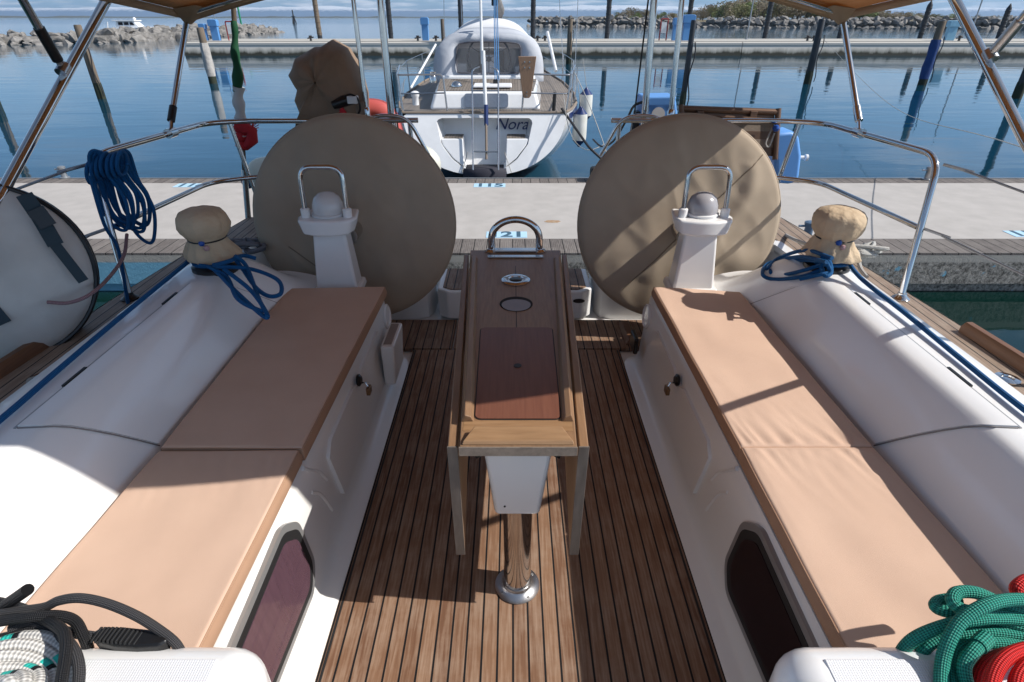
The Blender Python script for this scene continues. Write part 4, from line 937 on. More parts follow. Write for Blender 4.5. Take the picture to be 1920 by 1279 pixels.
for s in (-1, 1):
    # raised fiddles
    def fr(y, dx, dz): return (X0+s*(half(y)-dx), y, Z0+dz)
    M = MB(); M.hexa([fr(1.155, .034, .0005), fr(1.155, .002, .0005), fr(2.28, .002, .0005), fr(2.28, .034, .0005), fr(1.155, .026, .016), fr(1.155, .010, .022), fr(2.27, .010, .022), fr(2.27, .026, .016)])
    M.build('fiddle', WOOD, T, bevel=.003)
    # hanging leaf
    M = MB(); g = .007
    for (x0_, x1_) in ((g, g+.020),):
        M.hexa([(X0+s*(half(YN)+x0_), YN+.035, .275), (X0+s*(half(YN)+x1_+.004), YN+.035, .275), (X0+s*(half(YF)+x1_+.004), YF, .30), (X0+s*(half(YF)+x0_), YF, .30),
                (X0+s*(half(YN)+x0_), YN+.01, .688), (X0+s*(half(YN)+x1_+.004), YN+.01, .688), (X0+s*(half(YF)+x1_), YF-.02, .688), (X0+s*(half(YF)+x0_), YF-.02, .688)])
    lf = M.build('leaf', WOOD, T, bevel=.004)
    M = MB(); M.hexa([(X0+s*(half(YN)+g-.001), YN+.0335, .273), (X0+s*(half(YN)+g+.025), YN+.0335, .273), (X0+s*(half(YN)+g+.025), YN+.0375, .273), (X0+s*(half(YN)+g-.001), YN+.0375, .273),
                      (X0+s*(half(YN)+g-.001), YN+.0085, .690), (X0+s*(half(YN)+g+.025), YN+.0085, .690), (X0+s*(half(YN)+g+.025), YN+.0125, .690), (X0+s*(half(YN)+g-.001), YN+.0125, .690)])
    M.build('leaf_edge', pm('leaf_edge_wood', (.20, .16, .13), .7, c2=(.12, .095, .075), nscale=6, stretch=(10, 10, 2)), lf, bevel=.001)
    # black folding brackets
    for yy in (1.14, 2.2):
        M = MB(); M.hexa([(X0+s*.088, yy, .60), (X0+s*.11, yy, .585), (X0+s*.11, yy+.03, .585), (X0+s*.088, yy+.03, .60), (X0+s*.085, yy, .668), (X0+s*.140, yy, .668), (X0+s*.140, yy+.03, .668), (X0+s*.085, yy+.03, .668)])
        M.build('leaf_bracket', BLACK, T, bevel=.004)
        MB().box(*sorted((X0+s*.076, X0+s*.094)), yy+.002, yy+.028, .60, .64).build('bracket_pad', GELC, T, bevel=.003)
# front fiddle with mitred ends, front edge band
M = MB(); y0 = YN+.002
M.hexa([(X0-.138, y0, Z0+.0005), (X0+.138, y0, Z0+.0005), (X0+.110, y0+.052, Z0+.0005), (X0-.110, y0+.052, Z0+.0005), (X0-.134, y0+.006, Z0+.010), (X0+.134, y0+.006, Z0+.010), (X0+.108, y0+.046, Z0+.024), (X0-.108, y0+.046, Z0+.024)])
M.build('front_fiddle', WOODL, T, bevel=.003)
MB().box(X0-wn-.002, X0+wn+.002, YN-.003, YN-.0005, Z0-.029, Z0-.001).build('front_edge', WOODG, T, bevel=.0008)
MB().box(X0-wn+.004, X0+wn-.004, YN+.058, 1.158, Z0+.0002, Z0+.0008).build('front_strip', WOODL, top, smooth_=False)
M = MB(); M.hexa([(X0-.063, 1.135, .385), (X0+.063, 1.135, .385), (X0+.085, 2.15, .385), (X0-.085, 2.15, .385), (X0-.088, 1.085, .672), (X0+.088, 1.085, .672), (X0+.11, 2.3, .672), (X0-.11, 2.3, .672)])
bx = M.build('storage_well', GELC, T, bevel=.014)
for (dx, z, r_) in ((-.035, .43, .003), (.05, .50, .0015)): MB().lathe([(r_, 0), (r_, .002), (0, .002)], (X0+dx, 1.127-.0*z, z), 10, axis=(0, -1, 0)).build('screw', BLACK, bx)
for yy in (1.20, 2.10):
    lg = MB().lathe([(.044, .004), (.043, .20), (.043, .39)], (X0+.002, yy, 0), 40).build('column', STEEL, T)
    MB().lathe([(.071, .0005), (.072, .005), (.055, .010), (.047, .018), (.046, .03)], (X0+.002, yy, 0), 40).build('floor_flange', STEELB, lg)
    for k in range(4): MB().lathe([(.0045, 0), (.004, .002), (0, .002)], (X0+.002+.060*math.cos(R(35+90*k)), yy+.060*math.sin(R(35+90*k)), .008), 8).build('screw', GREYF, lg)
MB().tube(fillet([(X0-.105, 2.37, Z0)]+[(X0+.105*math.cos(math.pi-math.pi*k/12), 2.37, Z0+.06+.085*math.sin(math.pi*k/12)) for k in range(13)]+[(X0+.105, 2.37, Z0)], .03, 3), .0155, 14).build('grab_hoop', STEEL, T)
for s in (-1, 1): MB().lathe([(.03, 0), (.03, .004), (.018, .012)], (X0+s*.105, 2.37, Z0+.001), 20).build('hoop_foot', STEEL, T)
MB().box(X0-.10, X0+.10, 2.345, 2.385, Z0+.001, Z0+.012).build('hoop_plate', STEEL, T, bevel=.003)
MB().box(X0-.12, X0+.12, 2.285, 2.31, Z0+.0015, Z0+.007).build('edge_plate', STEEL, T, bevel=.002)

# ------------------------------------------------------------------ bimini
B = empty('bimini', (0, 1.7, 1.9), 'tan and orange canvas bimini on steel hoops overhead', 'bimini')
def bim(u, v):   # u -1..1 across, v 0 aft .. 1 fore
    a = abs(u)
    yy = lerp(3.42, .88+.30*a**2.5, v)
    edge = lerp(1.625, 1.84, v); crown = lerp(1.86, 2.08, v)
    z = edge+(crown-edge)*(1-a**2.0)
    return Vector((X0+u*lerp(1.72, 1.64, v), yy+.02*math.sin(v*9)*0, z-.02*math.sin(math.pi*v)*(1-a)))
P = [[bim(-1+2*j/40, i/20) for j in range(41)] for i in range(21)]
M = MB(); M.quadgrid(P); cv = M.build('canopy', BIMINI, B, sharp=80, recalc=False)
md = cv.modifiers.new('s', 'SOLIDIFY'); md.thickness = .004
# hem: aft valance that droops at the corners, and side hems
M = MB(); M.quadgrid([[bim(-1+2*j/40, 0)+Vector((0, .004, 0)) for j in range(41)], [bim(-1+2*j/40, 0)+Vector((0, .012, -.05)) for j in range(41)]])
for s in (-1, 1): M.quadgrid([[bim(s, i/20)+Vector((s*.003, 0, 0)) for i in range(21)], [bim(s, i/20)+Vector((s*.010, 0, -.035)) for i in range(21)]])
h_ = M.build('hem', BIMHEM, B, sharp=80, recalc=False); md = h_.modifiers.new('s', 'SOLIDIFY'); md.thickness = .004
for s in (-1, 1):   # corner reinforcement sleeve
    M = MB(); c_ = bim(s, 0); M.hexa([c_+Vector((-s*.015, .012, -.06)), c_+Vector((s*.012, .012, -.06)), c_+Vector((s*.012, -.02, -.058)), c_+Vector((-s*.015, -.02, -.058)), c_+Vector((-s*.13, .008, .015)), c_+Vector((s*.006, .008, .0)), c_+Vector((s*.006, -.13, .012)), c_+Vector((-s*.12, -.12, .03))])
    M.build('corner_sleeve', BIMHEM, B, bevel=.01)
for vv in (.02, .5, .97):
    M = MB(); M.tube([bim(-1+2*j/40, vv)+Vector((0, 0, -.022)) for j in range(41)], .0125, 10); M.build('bow', STEEL, B)
for s in (-1, 1):
    foot = Vector((X0+s*1.735, 3.0, 1.115)); cor = bim(s, 0.0)+Vector((0, 0, -.03))
    d = (cor-foot).normalized()
    lg = MB().tube([foot+d*.05, cor], .0145, 12).build('aft_leg', STEEL, B)
    MB().tube([foot+d*.04, foot+d*.12], .0185, 12).build('leg_end', BLACK if s < 0 else STEEL, lg)
    MB().tube([foot+Vector((0, -.03, -.022)), foot+Vector((0, .03, -.022))], .024, 12).build('rail_clamp', STEEL, lg)
    MB().tube([foot+Vector((0, 0, -.02)), foot+d*.055], .010, 8).build('swivel', STEEL, lg)
    # main leg from the side deck up to the after bow, brace to the forward bow
    if s < 0: a = ax(0, 370, -1.83); b2 = ax(200, 0, -1.73); j_ = ax(118, 130, -1.765); k_ = ax(42, 0, -1.74)
    else: a = ax(1920, 260, 1.85); b2 = ax(1790, 0, 1.76); j_ = ax(1857, 105, 1.796); k_ = ax(1920, 32, 1.775)
    dd = (b2-a); low = a-dd.normalized()*((a.z-.66)/dd.normalized().z)*1.0
    up = a+dd*1.12
    sp_ = Vector((X0+s*1.84, 1.60, .86)); ml = MB().tube([sp_, a, up], .019, 14).build('main_leg', STEEL, B)
    d2 = (k_-j_).normalized(); fw = j_+d2*.75
    MB().tube([j_+d2*.09, k_+d2*.04, bim(s, .97)+Vector((0, 0, -.03))], .0165, 12).build('brace', STEEL, B)
    MB().tube([(X0+s*1.79, 1.80, .84), (X0+s*1.45, 1.02, 1.74)], .0165, 12).build('forward_strut', STEEL, B)
    MB().tube([(X0+s*1.83, 1.60, .505), (X0+s*1.84, 1.60, 1.06)], .0125, 12).build('stanchion', STEEL, boat); MB().lathe([(.032, 0), (.032, .006), (.018, .02), (.016, .06)], (X0+s*1.83, 1.60, .501), 16).build('stanchion_foot', STEEL, boat)
    MB().tube([j_+d2*.035, j_+d2*.16], .0195, 12).build('brace_end', BLACK if s < 0 else STEELB, ml)
    MB().tube([j_+d2*.0, j_+d2*.05], .011, 8).build('swivel', STEELB, ml)
    u_ = dd.normalized(); MB().tube([j_-u_*.022, j_+u_*.022], .0215, 14).build('collar', STEELB, ml)

# ------------------------------------------------------------------ winches under canvas caps
def winch(s):
    p = Vector((X0+s*(1.29 if s < 0 else 1.34), 2.27 if s < 0 else 2.28, .66))
    e = empty('winch', p, 'winch under a %s canvas cap with drawstring' % ('shaded brown' if s < 0 else 'sunlit tan'), 'winch', 'covered sheet winches')
    M = MB(); M.lathe([(.092, -.01), (.092, .02), (.075, .03), (.06, .07), (.062, .10), (.07, .11)], p, 28); M.build('drum', BLACK, e)
    rnd = s*11
    def fn(a, z): return 1+.10*noise.noise(Vector((math.cos(a)*1.9, math.sin(a)*1.9, z*16+rnd)))+.05*abs(noise.noise(Vector((math.cos(a)*4, math.sin(a)*4, z*22+rnd))))+.035*math.sin(a*11+rnd+z*25)*smooth((.21-z)/.12)+.03*noise.noise(Vector((math.cos(a)*5, math.sin(a)*5, z*30+rnd)))
    M = MB(); M.lathe([(.100, .060), (.103, .068), (.095, .090), (.084, .115), (.073, .135), (.072, .142), (.082, .152), (.094, .17), (.099, .19), (.100, .21), (.096, .23), (.084, .248), (.058, .259), (.03, .263), (.0, .264)], p, 96, fn=fn); M.v = [(x_+.02*smooth((p.z+.13-z_)/.07)*max(0, (x_-p.x)/.1), y_, z_-.012*max(0, (x_-p.x)/.1)*(z_ < p.z+.12)) for x_, y_, z_ in M.v]
    M.build('canvas_cap', CANVAS, e, sharp=80)
    q = p+Vector((-s*.02 if s > 0 else .012, -.075, .140)); q2 = q+Vector((.018, -.006, -.018))
    MB().lathe([(0, -.012), (.009, -.009), (.0125, 0), (.009, .009), (0, .012)], q, 12).build('blue_toggle', BLUEB, e)
    MB().lathe([(0, -.012), (.009, -.009), (.0125, 0), (.009, .009), (0, .012)], q2, 12).build('pink_toggle', PINKB, e)
    MB().tube([p+Vector((.074*math.cos(a), .074*math.sin(a), .139)) for a in [i*.26 for i in range(24)]], .003, 6, closed=True).build('drawstring', BLACK, e)
winch(-1); winch(1)

# ------------------------------------------------------------------ ropes on our boat
def rope(name, pts, r, mat, label, n=8, seg=10, closed=False, extra=None, group=None, cat='rope'):
    M = MB(); M.tube(catmull(pts, n, closed), r, seg, closed=closed)
    for q in (extra or []): M.tube(catmull(q, n), r, seg)
    return M.build(name, mat, None, sharp=80, label=label, cat=cat, group=group)
# left: coil hanging on the rail corner
M = MB(); rc = random.Random(3)
for k in range(9):
    dx = (k-4)*.012; xx = -1.70+dx*.5
    tp = ax(175+k*7, 303-6*abs(k-4)*.3, xx-.0); bt = ax(232+k*6+rc.uniform(-6, 6), 452-rc.uniform(0, 45), xx+.02)
    mid = (tp+bt)/2; sd = Vector((.05+.012*rc.random(), 0, .03))
    M.tube(catmull([tp+Vector((0, -.02, .01)), lerp(tp, bt, .3)-sd*.7, lerp(tp, bt, .75)-sd*.9, bt+Vector((-.01, 0, -.01)), bt+Vector((.03, 0, .01)), lerp(tp, bt, .7)+sd*1.1, lerp(tp, bt, .3)+sd*.6, tp+Vector((.03, 0, .02))], 6, True), .0075, 8, closed=True)
tp0 = ax(200, 312, -1.69)
for k in range(7):
    c_ = tp0+Vector((-.07+.023*k, 0, -.025+.010*k*(1 if k < 4 else .6)))
    M.tube([c_+Vector((.014*math.sin(a), .035*math.cos(a), .048*math.sin(a))) for a in [i*.449 for i in range(14)]], .008, 8, closed=True)
M.tube(catmull([ax(168, 330, -1.70), ax(195, 420, -1.70), ax(222, 470, -1.70), ax(240, 570, -1.70)], 6), .007, 8)
M.build('rope_coil', BLUE, None, sharp=80, label='blue rope coil hanging over the left stern rail', cat='rope')
zt = .675
wl = Vector((X0-1.29, 2.27, .72)); wr = Vector((X0+1.34, 2.28, .72))
rope('sheet_rope', [wl+Vector((-.07, .03, 0)), az(330, 510, .70), az(220, 600, .685), az(100, 702, .68), az(0, 788, .68), az(-200, 950, .68)], .0085, BLUE, 'blue rope running straight from the left winch along the left coaming edge')
M = MB()
for pts in ([az(420, 505, .72), az(470, 545, .67), az(500, 588, .64), az(492, 592, .63), az(440, 545, .67), az(400, 505, .71), az(372, 498, .73)],
            [az(405, 500, .74), az(470, 505, .69), az(520, 525, .66), az(527, 550, .64), az(505, 556, .64), az(480, 540, .66), az(455, 505, .69), az(440, 485, .73)],
            [az(440, 480, .75), az(462, 500, .70), az(485, 560, .645), az(495, 582, .64), az(480, 580, .64), az(445, 560, .66), az(425, 520, .69), az(390, 500, .73)],
            [az(400, 498, .75), az(430, 490, .74), az(455, 480, .72), az(480, 485, .70)]):
    M.tube(catmull(pts, 8), .0085, 10)
for z in (.70, .717, .733): M.tube([Vector((X0-1.29+.078*math.cos(a), 2.27+.078*math.sin(a), z)) for a in [i*.3 for i in range(21)]], .0085, 8, closed=True)
M.build('rope_tail', BLUE, None, sharp=80, label='loose blue rope loops lying at the foot of the left winch', cat='rope')
rope('sheet_rope', [wr+Vector((.07, .02, .0)), az(1612, 520, .69), az(1700, 590, .685), az(1800, 672, .68), az(1920, 768, .68), az(2100, 900, .68)], .0085, BLUE, 'blue rope running from the right winch along the right coaming edge')
def azr(px, py, z): return az(px, py, z-.11*smooth((1530-px)/70))
M = MB()
for k, pts in enumerate(([azr(1540, 490, .74), azr(1480, 488, .72), azr(1440, 495, .70), azr(1430, 515, .69), azr(1450, 524, .685), azr(1500, 520, .685), azr(1545, 505, .70)],
            [azr(1550, 492, .75), azr(1500, 482, .74), azr(1455, 492, .71), azr(1445, 510, .70), azr(1460, 517, .695), azr(1505, 508, .70), azr(1560, 490, .73)],
            [azr(1560, 485, .76), azr(1510, 470, .75), azr(1460, 485, .73), azr(1437, 505, .71)], [azr(1500, 524, .69), azr(1540, 515, .69), azr(1556, 510, .70), azr(1550, 492, .74)],
            [azr(1540, 480, .75), azr(1555, 492, .73), azr(1558, 512, .70), azr(1548, 518, .69), azr(1540, 505, .70), azr(1545, 485, .74)])):
    M.tube(catmull(pts, 8), .0085, 10)
for z in (.70, .717, .733): M.tube([Vector((X0+1.34+.078*math.cos(a), 2.28+.078*math.sin(a), z)) for a in [i*.3 for i in range(21)]], .0085, 8, closed=True)
M.build('rope_tail', BLUE, None, sharp=80, label='flattened blue rope loops beside the right winch', cat='rope')
# near left: black and charcoal lines, flecked halyard coil
zz = .635
def nz(px, py, z=zz): return az(px, py, z)
M = MB()
M.tube(catmull([nz(-90, 1120), nz(0, 1130), nz(60, 1150, .65), nz(112, 1178, .69), nz(124, 1205, .70), nz(120, 1250, .70), nz(114, 1290, .70), nz(108, 1400, .68)], 8), .0092, 12)
M.tube(catmull([nz(-60, 1180, .66), nz(0, 1166, .67), nz(60, 1157, .68), nz(110, 1155, .67), nz(140, 1165, .65), nz(155, 1190, .63), nz(165, 1215, .60), nz(170, 1240, .53)], 8), .0092, 12)
M.tube(catmull([nz(-30, 1205, .63), nz(30, 1190, .645), nz(80, 1172, .65), nz(120, 1160, .65)], 8), .0088, 12)
M.tube(catmull([nz(10, 1135, .66), nz(35, 1118, .69), nz(52, 1106, .71)], 8), .0105, 12)
M.build('rope_bundle', BLK, None, sharp=80, label='black rope looped over the near left cabin corner', cat='rope')
M = MB()
M.tube(catmull([nz(-60, 1160, .64), nz(20, 1148, .66), nz(80, 1140, .67), nz(110, 1127, .685), nz(150, 1122, .69), nz(200, 1132, .68), nz(255, 1155, .66), nz(300, 1183, .63), nz(330, 1208, .61), nz(345, 1235, .57)], 8), .0085, 12)
M.tube(catmull([nz(20, 1180, .65), nz(60, 1168, .655), nz(100, 1185, .65), nz(134, 1212, .67), nz(148, 1250, .67), nz(146, 1300, .66), nz(140, 1380, .65)], 8), .0088, 12)
M.tube(catmull([nz(40, 1165, .62), nz(100, 1178, .625), nz(150, 1190, .62), nz(230, 1200, .615)], 8), .0085, 12)
M.build('rope_bundle', GRY, None, sharp=80, label='charcoal braided rope arching over the near left cushion', cat='rope')
M = MB()
for k in range(6):
    rx = .03+.014*k; c_ = nz(-30, 1325, .64+.010*(5-k))
    M.tube([c_+Vector((rx*1.25*math.cos(a), rx*1.1*math.sin(a)*1.0, .012*math.sin(a*2+k))) for a in [i*.2094 for i in range(30)]], .0118, 12, closed=True)
M.build('rope_coil', FLECK, None, sharp=80, label='white rope coil flecked with turquoise at the bottom left corner', cat='rope')
wk = empty('rope_clutch', nz(225, 1200, .62), 'black plastic rope clutch lying at the edge of the near left cabin corner', 'rope clutch')
a, b2 = nz(168, 1190, .625), nz(290, 1200, .625)
M = MB(); d = (b2-a); u = d.normalized(); v = Vector((-u.y, u.x, 0))
M.prism([tuple((a+u*x+v*y)[:2]) for x, y in ((0, 0), (.02, -.012), (.06, -.018), (.10, -.018), (.14, -.011), (.15, 0), (.14, .012), (.10, .018), (.05, .019), (.01, .013))], .600, .628); M.build('body', BLACK, wk, bevel=.006)
M = MB()
for k in range(11): 
    q = a+u*(.012+.008*k); h_ = .004+.005*math.sin(k/10*math.pi); M.hexa([q+v*-.016, q+v*-.016+u*.004, q+v*.016+u*.004, q+v*.016, q+v*-.013+Vector((0, 0, h_)), q+v*-.013+u*.004+Vector((0, 0, h_)), q+v*.013+u*.004+Vector((0, 0, h_)), q+v*.013+Vector((0, 0, h_))])
M.build('grip_ribs', RUBBER, wk, bevel=.001)
# near right: green and red
M = MB(); rg = .0112
for pts in ([nz(2100, 1150, .70), nz(1990, 1130, .71), nz(1900, 1125, .72), nz(1850, 1135, .72), nz(1805, 1162, .70), nz(1780, 1200, .675), nz(1768, 1240, .65), nz(1765, 1290, .635), nz(1770, 1400, .625)],
            [nz(2050, 1190, .66), nz(1930, 1165, .67), nz(1850, 1160, .68), nz(1780, 1172, .67), nz(1720, 1195, .64), nz(1692, 1222, .60), nz(1690, 1250, .55)],
            [nz(2050, 1170, .665), nz(1930, 1148, .68), nz(1870, 1128, .69), nz(1830, 1112, .70), nz(1795, 1112, .70), nz(1787, 1130, .695), nz(1812, 1146, .69), nz(1870, 1152, .68), nz(1950, 1160, .67)],
            [nz(2050, 1200, .65), nz(1930, 1178, .66), nz(1850, 1158, .665), nz(1790, 1150, .665), nz(1756, 1140, .66), nz(1762, 1128, .66), nz(1800, 1122, .67)],
            [nz(2050, 1215, .64), nz(1900, 1190, .65), nz(1820, 1185, .65), nz(1760, 1198, .635), nz(1730, 1220, .615), nz(1725, 1245, .58)],
            [nz(2000, 1230, .635), nz(1920, 1212, .64), nz(1860, 1205, .645), nz(1800, 1215, .64), nz(1785, 1260, .63), nz(1790, 1320, .625)],
            [nz(1845, 1202, .67), nz(1825, 1222, .67), nz(1808, 1250, .655), nz(1815, 1290, .64), nz(1840, 1350, .63)]):
    M.tube(catmull(pts, 8), rg, 12)
M.tube([nz(1850, 1196, .672), nz(1833, 1212, .671)], rg*1.25, 12)
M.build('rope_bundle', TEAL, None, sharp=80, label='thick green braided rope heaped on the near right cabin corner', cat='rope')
M = MB()
for pts in ([nz(2050, 1200, .67), nz(1960, 1212, .68), nz(1910, 1222, .69), nz(1880, 1240, .69), nz(1862, 1270, .68), nz(1850, 1330, .66)],
            [nz(2050, 1225, .68), nz(1950, 1240, .69), nz(1915, 1262, .69), nz(1905, 1300, .68), nz(1910, 1360, .66)],
            [nz(1990, 1210, .645), nz(1900, 1225, .65), nz(1850, 1245, .645), nz(1830, 1290, .635), nz(1830, 1370, .63)],
            [nz(1990, 1080, .68), nz(1940, 1085, .69), nz(1915, 1095, .69), nz(1908, 1110, .68), nz(1950, 1125, .67)]):
    M.tube(catmull(pts, 8), .0118, 12)
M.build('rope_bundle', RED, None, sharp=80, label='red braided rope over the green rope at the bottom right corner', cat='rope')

# ------------------------------------------------------------------ things on our stern
# covered liferaft-like white case on the left rail
cc = Vector((-1.885, 1.90, .79)); 
LR = empty('white_case', cc, 'white canvas case with black piping strapped to the left lifelines', 'canvas case')
nrm = Vector((.55, -.78, .25)).normalized(); uu = Vector((0, 0, 1)).cross(nrm).normalized(); vv = nrm.cross(uu)
def lrp(r, a, d): 
    ca, sa = math.cos(a), math.sin(a); k = .30*r
    return cc+uu*k*1.0*ca+vv*k*1.06*sa+nrm*d
CASE = pm('case_canvas', (.66, .64, .60), .75, c2=(.52, .49, .45), nscale=6, bump=.4, bscale=30, bdist=.004)
M = MB(); P = [[lrp(t, 2*math.pi*k/64, .085*(1-t**3)+.02*noise.noise(Vector((math.cos(k*.1)*2*t, math.sin(k*.1)*2*t, 2)))*(1-t)) for k in range(64)] for t in [i/10 for i in range(1, 11)]]
M.poly(P[0]); M.quadgrid(P+[[lrp(1, 2*math.pi*k/64, -.10) for k in range(64)], [lrp(.5, 2*math.pi*k/64, -.14) for k in range(64)]], closeu=True); M.build('case', CASE, LR, sharp=70)
MB().tube([lrp(1.01, 2*math.pi*k/64, .0) for k in range(64)], .009, 8, closed=True).build('piping', BLACK, LR)
MB().tube([lrp(1.01, 2*math.pi*k/64, -.10) for k in range(64)], .009, 8, closed=True).build('piping', BLACK, LR)
STRAP = pm('strap_webbing', (.022, .045, .06), .7, bump=.3, bscale=300)
def onc(px, py):   # point on the case face hit by a pixel ray
    r = ray(px, py); o = Vector((0, 0, CAMH)); t = (cc+nrm*.088-o).dot(nrm)/r.dot(nrm); return o+r*t
def strap(a, b2, w_, name='strap', mat=STRAP, off=.004):
    a, b2 = onc(*a), onc(*b2); d = (b2-a).normalized(); side_ = d.cross(nrm)*w_/2
    n_o = nrm*off
    return MB().hexa([a-side_, a+side_, b2+side_, b2-side_, a-side_+n_o, a+side_+n_o, b2+side_+n_o, b2-side_+n_o]).build(name, mat, LR, bevel=.001)
strap((45, 365), (72, 405), .05); strap((70, 400), (105, 460), .05, off=.006); strap((100, 455), (157, 528), .035); strap((-30, 560), (10, 607), .04)
strap((66, 392), (92, 425), .052, 'buckle', BLACK, .016)
e = LR
MB().tube(catmull([onc(90, 566)+nrm*.02, onc(130, 566)+nrm*.04, onc(170, 550)+nrm*.05, ax(205, 520, -1.60), ax(232, 480, -1.66), ax(238, 440, -1.70)], 8), .007, 8).build('lanyard', PINK, None, label='pink cord tied from the white case to the left rail', cat='cord')
# flag staff with furled flag
F = empty('furled_flag', ay(465, 420, 3.5), 'furled green white and red flag on a staff at the left stern rail', 'flag')
a = ay(465, 420, 3.5); b2 = ay(437, 5, 3.5); MB().tube([a, b2], .0135, 10).build('staff', PILEW, F); MB().tube([a-Vector((0, 0, .03)), lerp(a, b2, .28)], .018, 10).build('staff_holder', STEEL, F)
def fl(t0, t1, r0, r1, mat, nm, off=0):
    M = MB(); pts = [lerp(a, b2, lerp(t0, t1, k/14))+Vector((.004*math.sin(k*.8+off), -.01, 0)) for k in range(15)]; rs = [lerp(r0, r1, k/14)*(1+.18*math.sin(k*1.3+off)) for k in range(15)]
    M.tube(pts, rs, 12); M.build(nm, mat, F, sharp=80)
fl(.93, .64, .014, .03, FGREEN, 'green_cloth'); fl(.66, .44, .030, .030, FWHITE, 'white_cloth', 2); fl(.50, .385, .038, .036, FRED, 'red_cloth', 4)
M = MB(); q = lerp(a, b2, .46); M.tube([q+Vector((.0, -.03, .05)), q+Vector((.04, -.04, .03)), q+Vector((.075, -.03, .01)), q+Vector((.06, -.02, -.04)), q+Vector((.02, -.03, -.08))], [.03, .035, .03, .035, .02], 10)
for k in range(9): M.tube([q+Vector((.07, -.03, .02)), q+Vector((.07+.045*math.cos(k*.35-.6), -.03+.01*(k % 3), .02+.045*math.sin(k*.35-.2)))], .003, 4)
M.build('red_cloth', FRED, F, sharp=80)
# outboard motor under brown cover
OB = empty('outboard_motor', ay(615, 240, 3.5), 'outboard motor under a baggy brown canvas cover on the left stern rail', 'outboard motor')
outl = [(625, 74), (655, 90), (678, 130), (690, 175), (692, 232), (560, 238), (568, 215), (556, 190), (563, 168), (544, 140), (560, 108), (592, 88), (604, 88)]
def cov(outline, y0, dep, mat, par, seed):
    pts = [ay(a, b2, y0) for a, b2 in outline]; c_ = sum(pts, Vector())/len(pts); dense = []
    dense = [lerp(pts[i_], pts[(i_+1) % len(pts)], k_/5) for i_ in range(len(pts)) for k_ in range(5)]; M = MB(); P = []
    for i in range(13):
        t = math.pi*i/12; sc = math.sin(t)**.45 if 0 < i < 12 else .02; d = -math.cos(t)*dep
        row = []
        for k, p_ in enumerate(dense):
            q_ = c_+(p_-c_)*sc; an = math.atan2(p_.z-c_.z, p_.x-c_.x)
            f = 1+.02*math.sin(an*7+seed+i*.4)*(sc < .98)+.02*noise.noise(Vector((p_.x*9, p_.z*3, i*.4+seed)))*(sc < .8)
            row.append(c_+(q_-c_)*f+Vector((0, d+.022*noise.noise(Vector((p_.x*14, p_.z*4, seed+i*.2))), 0)))
        P.append(row)
    M.quadgrid(P, closeu=True); return M.build('canvas_cover', mat, par, sharp=80)
cov(outl, 3.52, .16, MOTOR, OB, 2)
q = ay(655, 190, 3.38); MB().tube([ay(625, 198, 3.36), ay(645, 190, 3.36), ay(662, 186, 3.38)], [.022, .03, .028], 12).build('tiller_grip', BLACK, OB); MB().box(q.x, q.x+.055, 3.33, 3.38, q.z-.01, q.z+.03).build('clamp_bracket', WHITE, OB, bevel=.006)
MB().tube(catmull([ay(640, 205, 3.36), ay(650, 222, 3.35), ay(635, 215, 3.35)], 5), .015, 8).build('red_cord', FRED, OB)
MB().tube(catmull([ay(640, 190, 3.35), ay(655, 178, 3.34), ay(670, 185, 3.34), ay(675, 205, 3.35), ay(668, 220, 3.36)], 6), .006, 6).build('fuel_line', BLACK, OB)
MB().box(ay(668, 190, 3.5).x, ay(690, 190, 3.5).x, 3.40, 3.46, ay(690, 235, 3.42).z, ay(690, 190, 3.42).z).build('mount_board', WOODG, OB, bevel=.006)
# red lifebuoy, fender, blue boxes, gangway
LB = empty('lifebuoy', ay(725, 230, 3.62), 'faded red horseshoe lifebuoy behind the left stern pole', 'lifebuoy')
MB().tube(fillet([ay(655, 268, 3.64), ay(662, 200, 3.64), ay(728, 203, 3.62), ay(752, 285, 3.62)], .12, 7), .034, 14, flat=1.6).build('horseshoe', REDV, LB, sharp=80)
p = ay(741, 234, 3.56); MB().box(p.x-.016, p.x+.010, 3.55, 3.565, p.z-.03, p.z+.03).build('white_patch', WHITE, LB, bevel=.002)
FE = empty('fender', ay(640, 318, 3.75), 'long white fender with blue end laid across behind the left wheel', 'fender')
a = ay(468, 330, 3.75); b2 = ay(790, 308, 3.85)
FM = pm('fender_white', (.72, .71, .68), .4, c2=(.55, .56, .42), nscale=4)
MB().tube(catmull([a, lerp(a, b2, .06), lerp(a, b2, .3), lerp(a, b2, .7), lerp(a, b2, .92), b2, b2+Vector((.10, 0, -.07))], 5), [.05, .06, .075, .085, .095, .105, .11, .112, .112, .112, .112, .112, .112, .112, .112, .112, .112, .112, .113, .115, .117, .118, .12, .12, .12, .12, .118, .11, .10, .08, .05][:31], 20).build('body', FM, FE, sharp=80)
MB().lathe([(.045, 0), (.05, .03), (.03, .06), (.0, .065)], a+Vector((.02, -.03, -.02)), 14, axis=(-1, -.3, -.2)).build('end_cap', NAVY, FE)
BB = empty('blue_case', ay(1235, 250, 3.62), 'bright blue case with white round patch behind the right stern poles', 'case')
M = MB(); pts = [ay(*q_, 3.62) for q_ in ((1196, 262), (1206, 184), (1268, 183), (1276, 262))]
M.hexa([pts[0], pts[3], pts[3]+Vector((0, .18, 0)), pts[0]+Vector((0, .18, 0)), pts[1], pts[2], pts[2]+Vector((0, .18, -.0)), pts[1]+Vector((0, .18, 0))]); M.build('body', BLUEP, BB, bevel=.02)
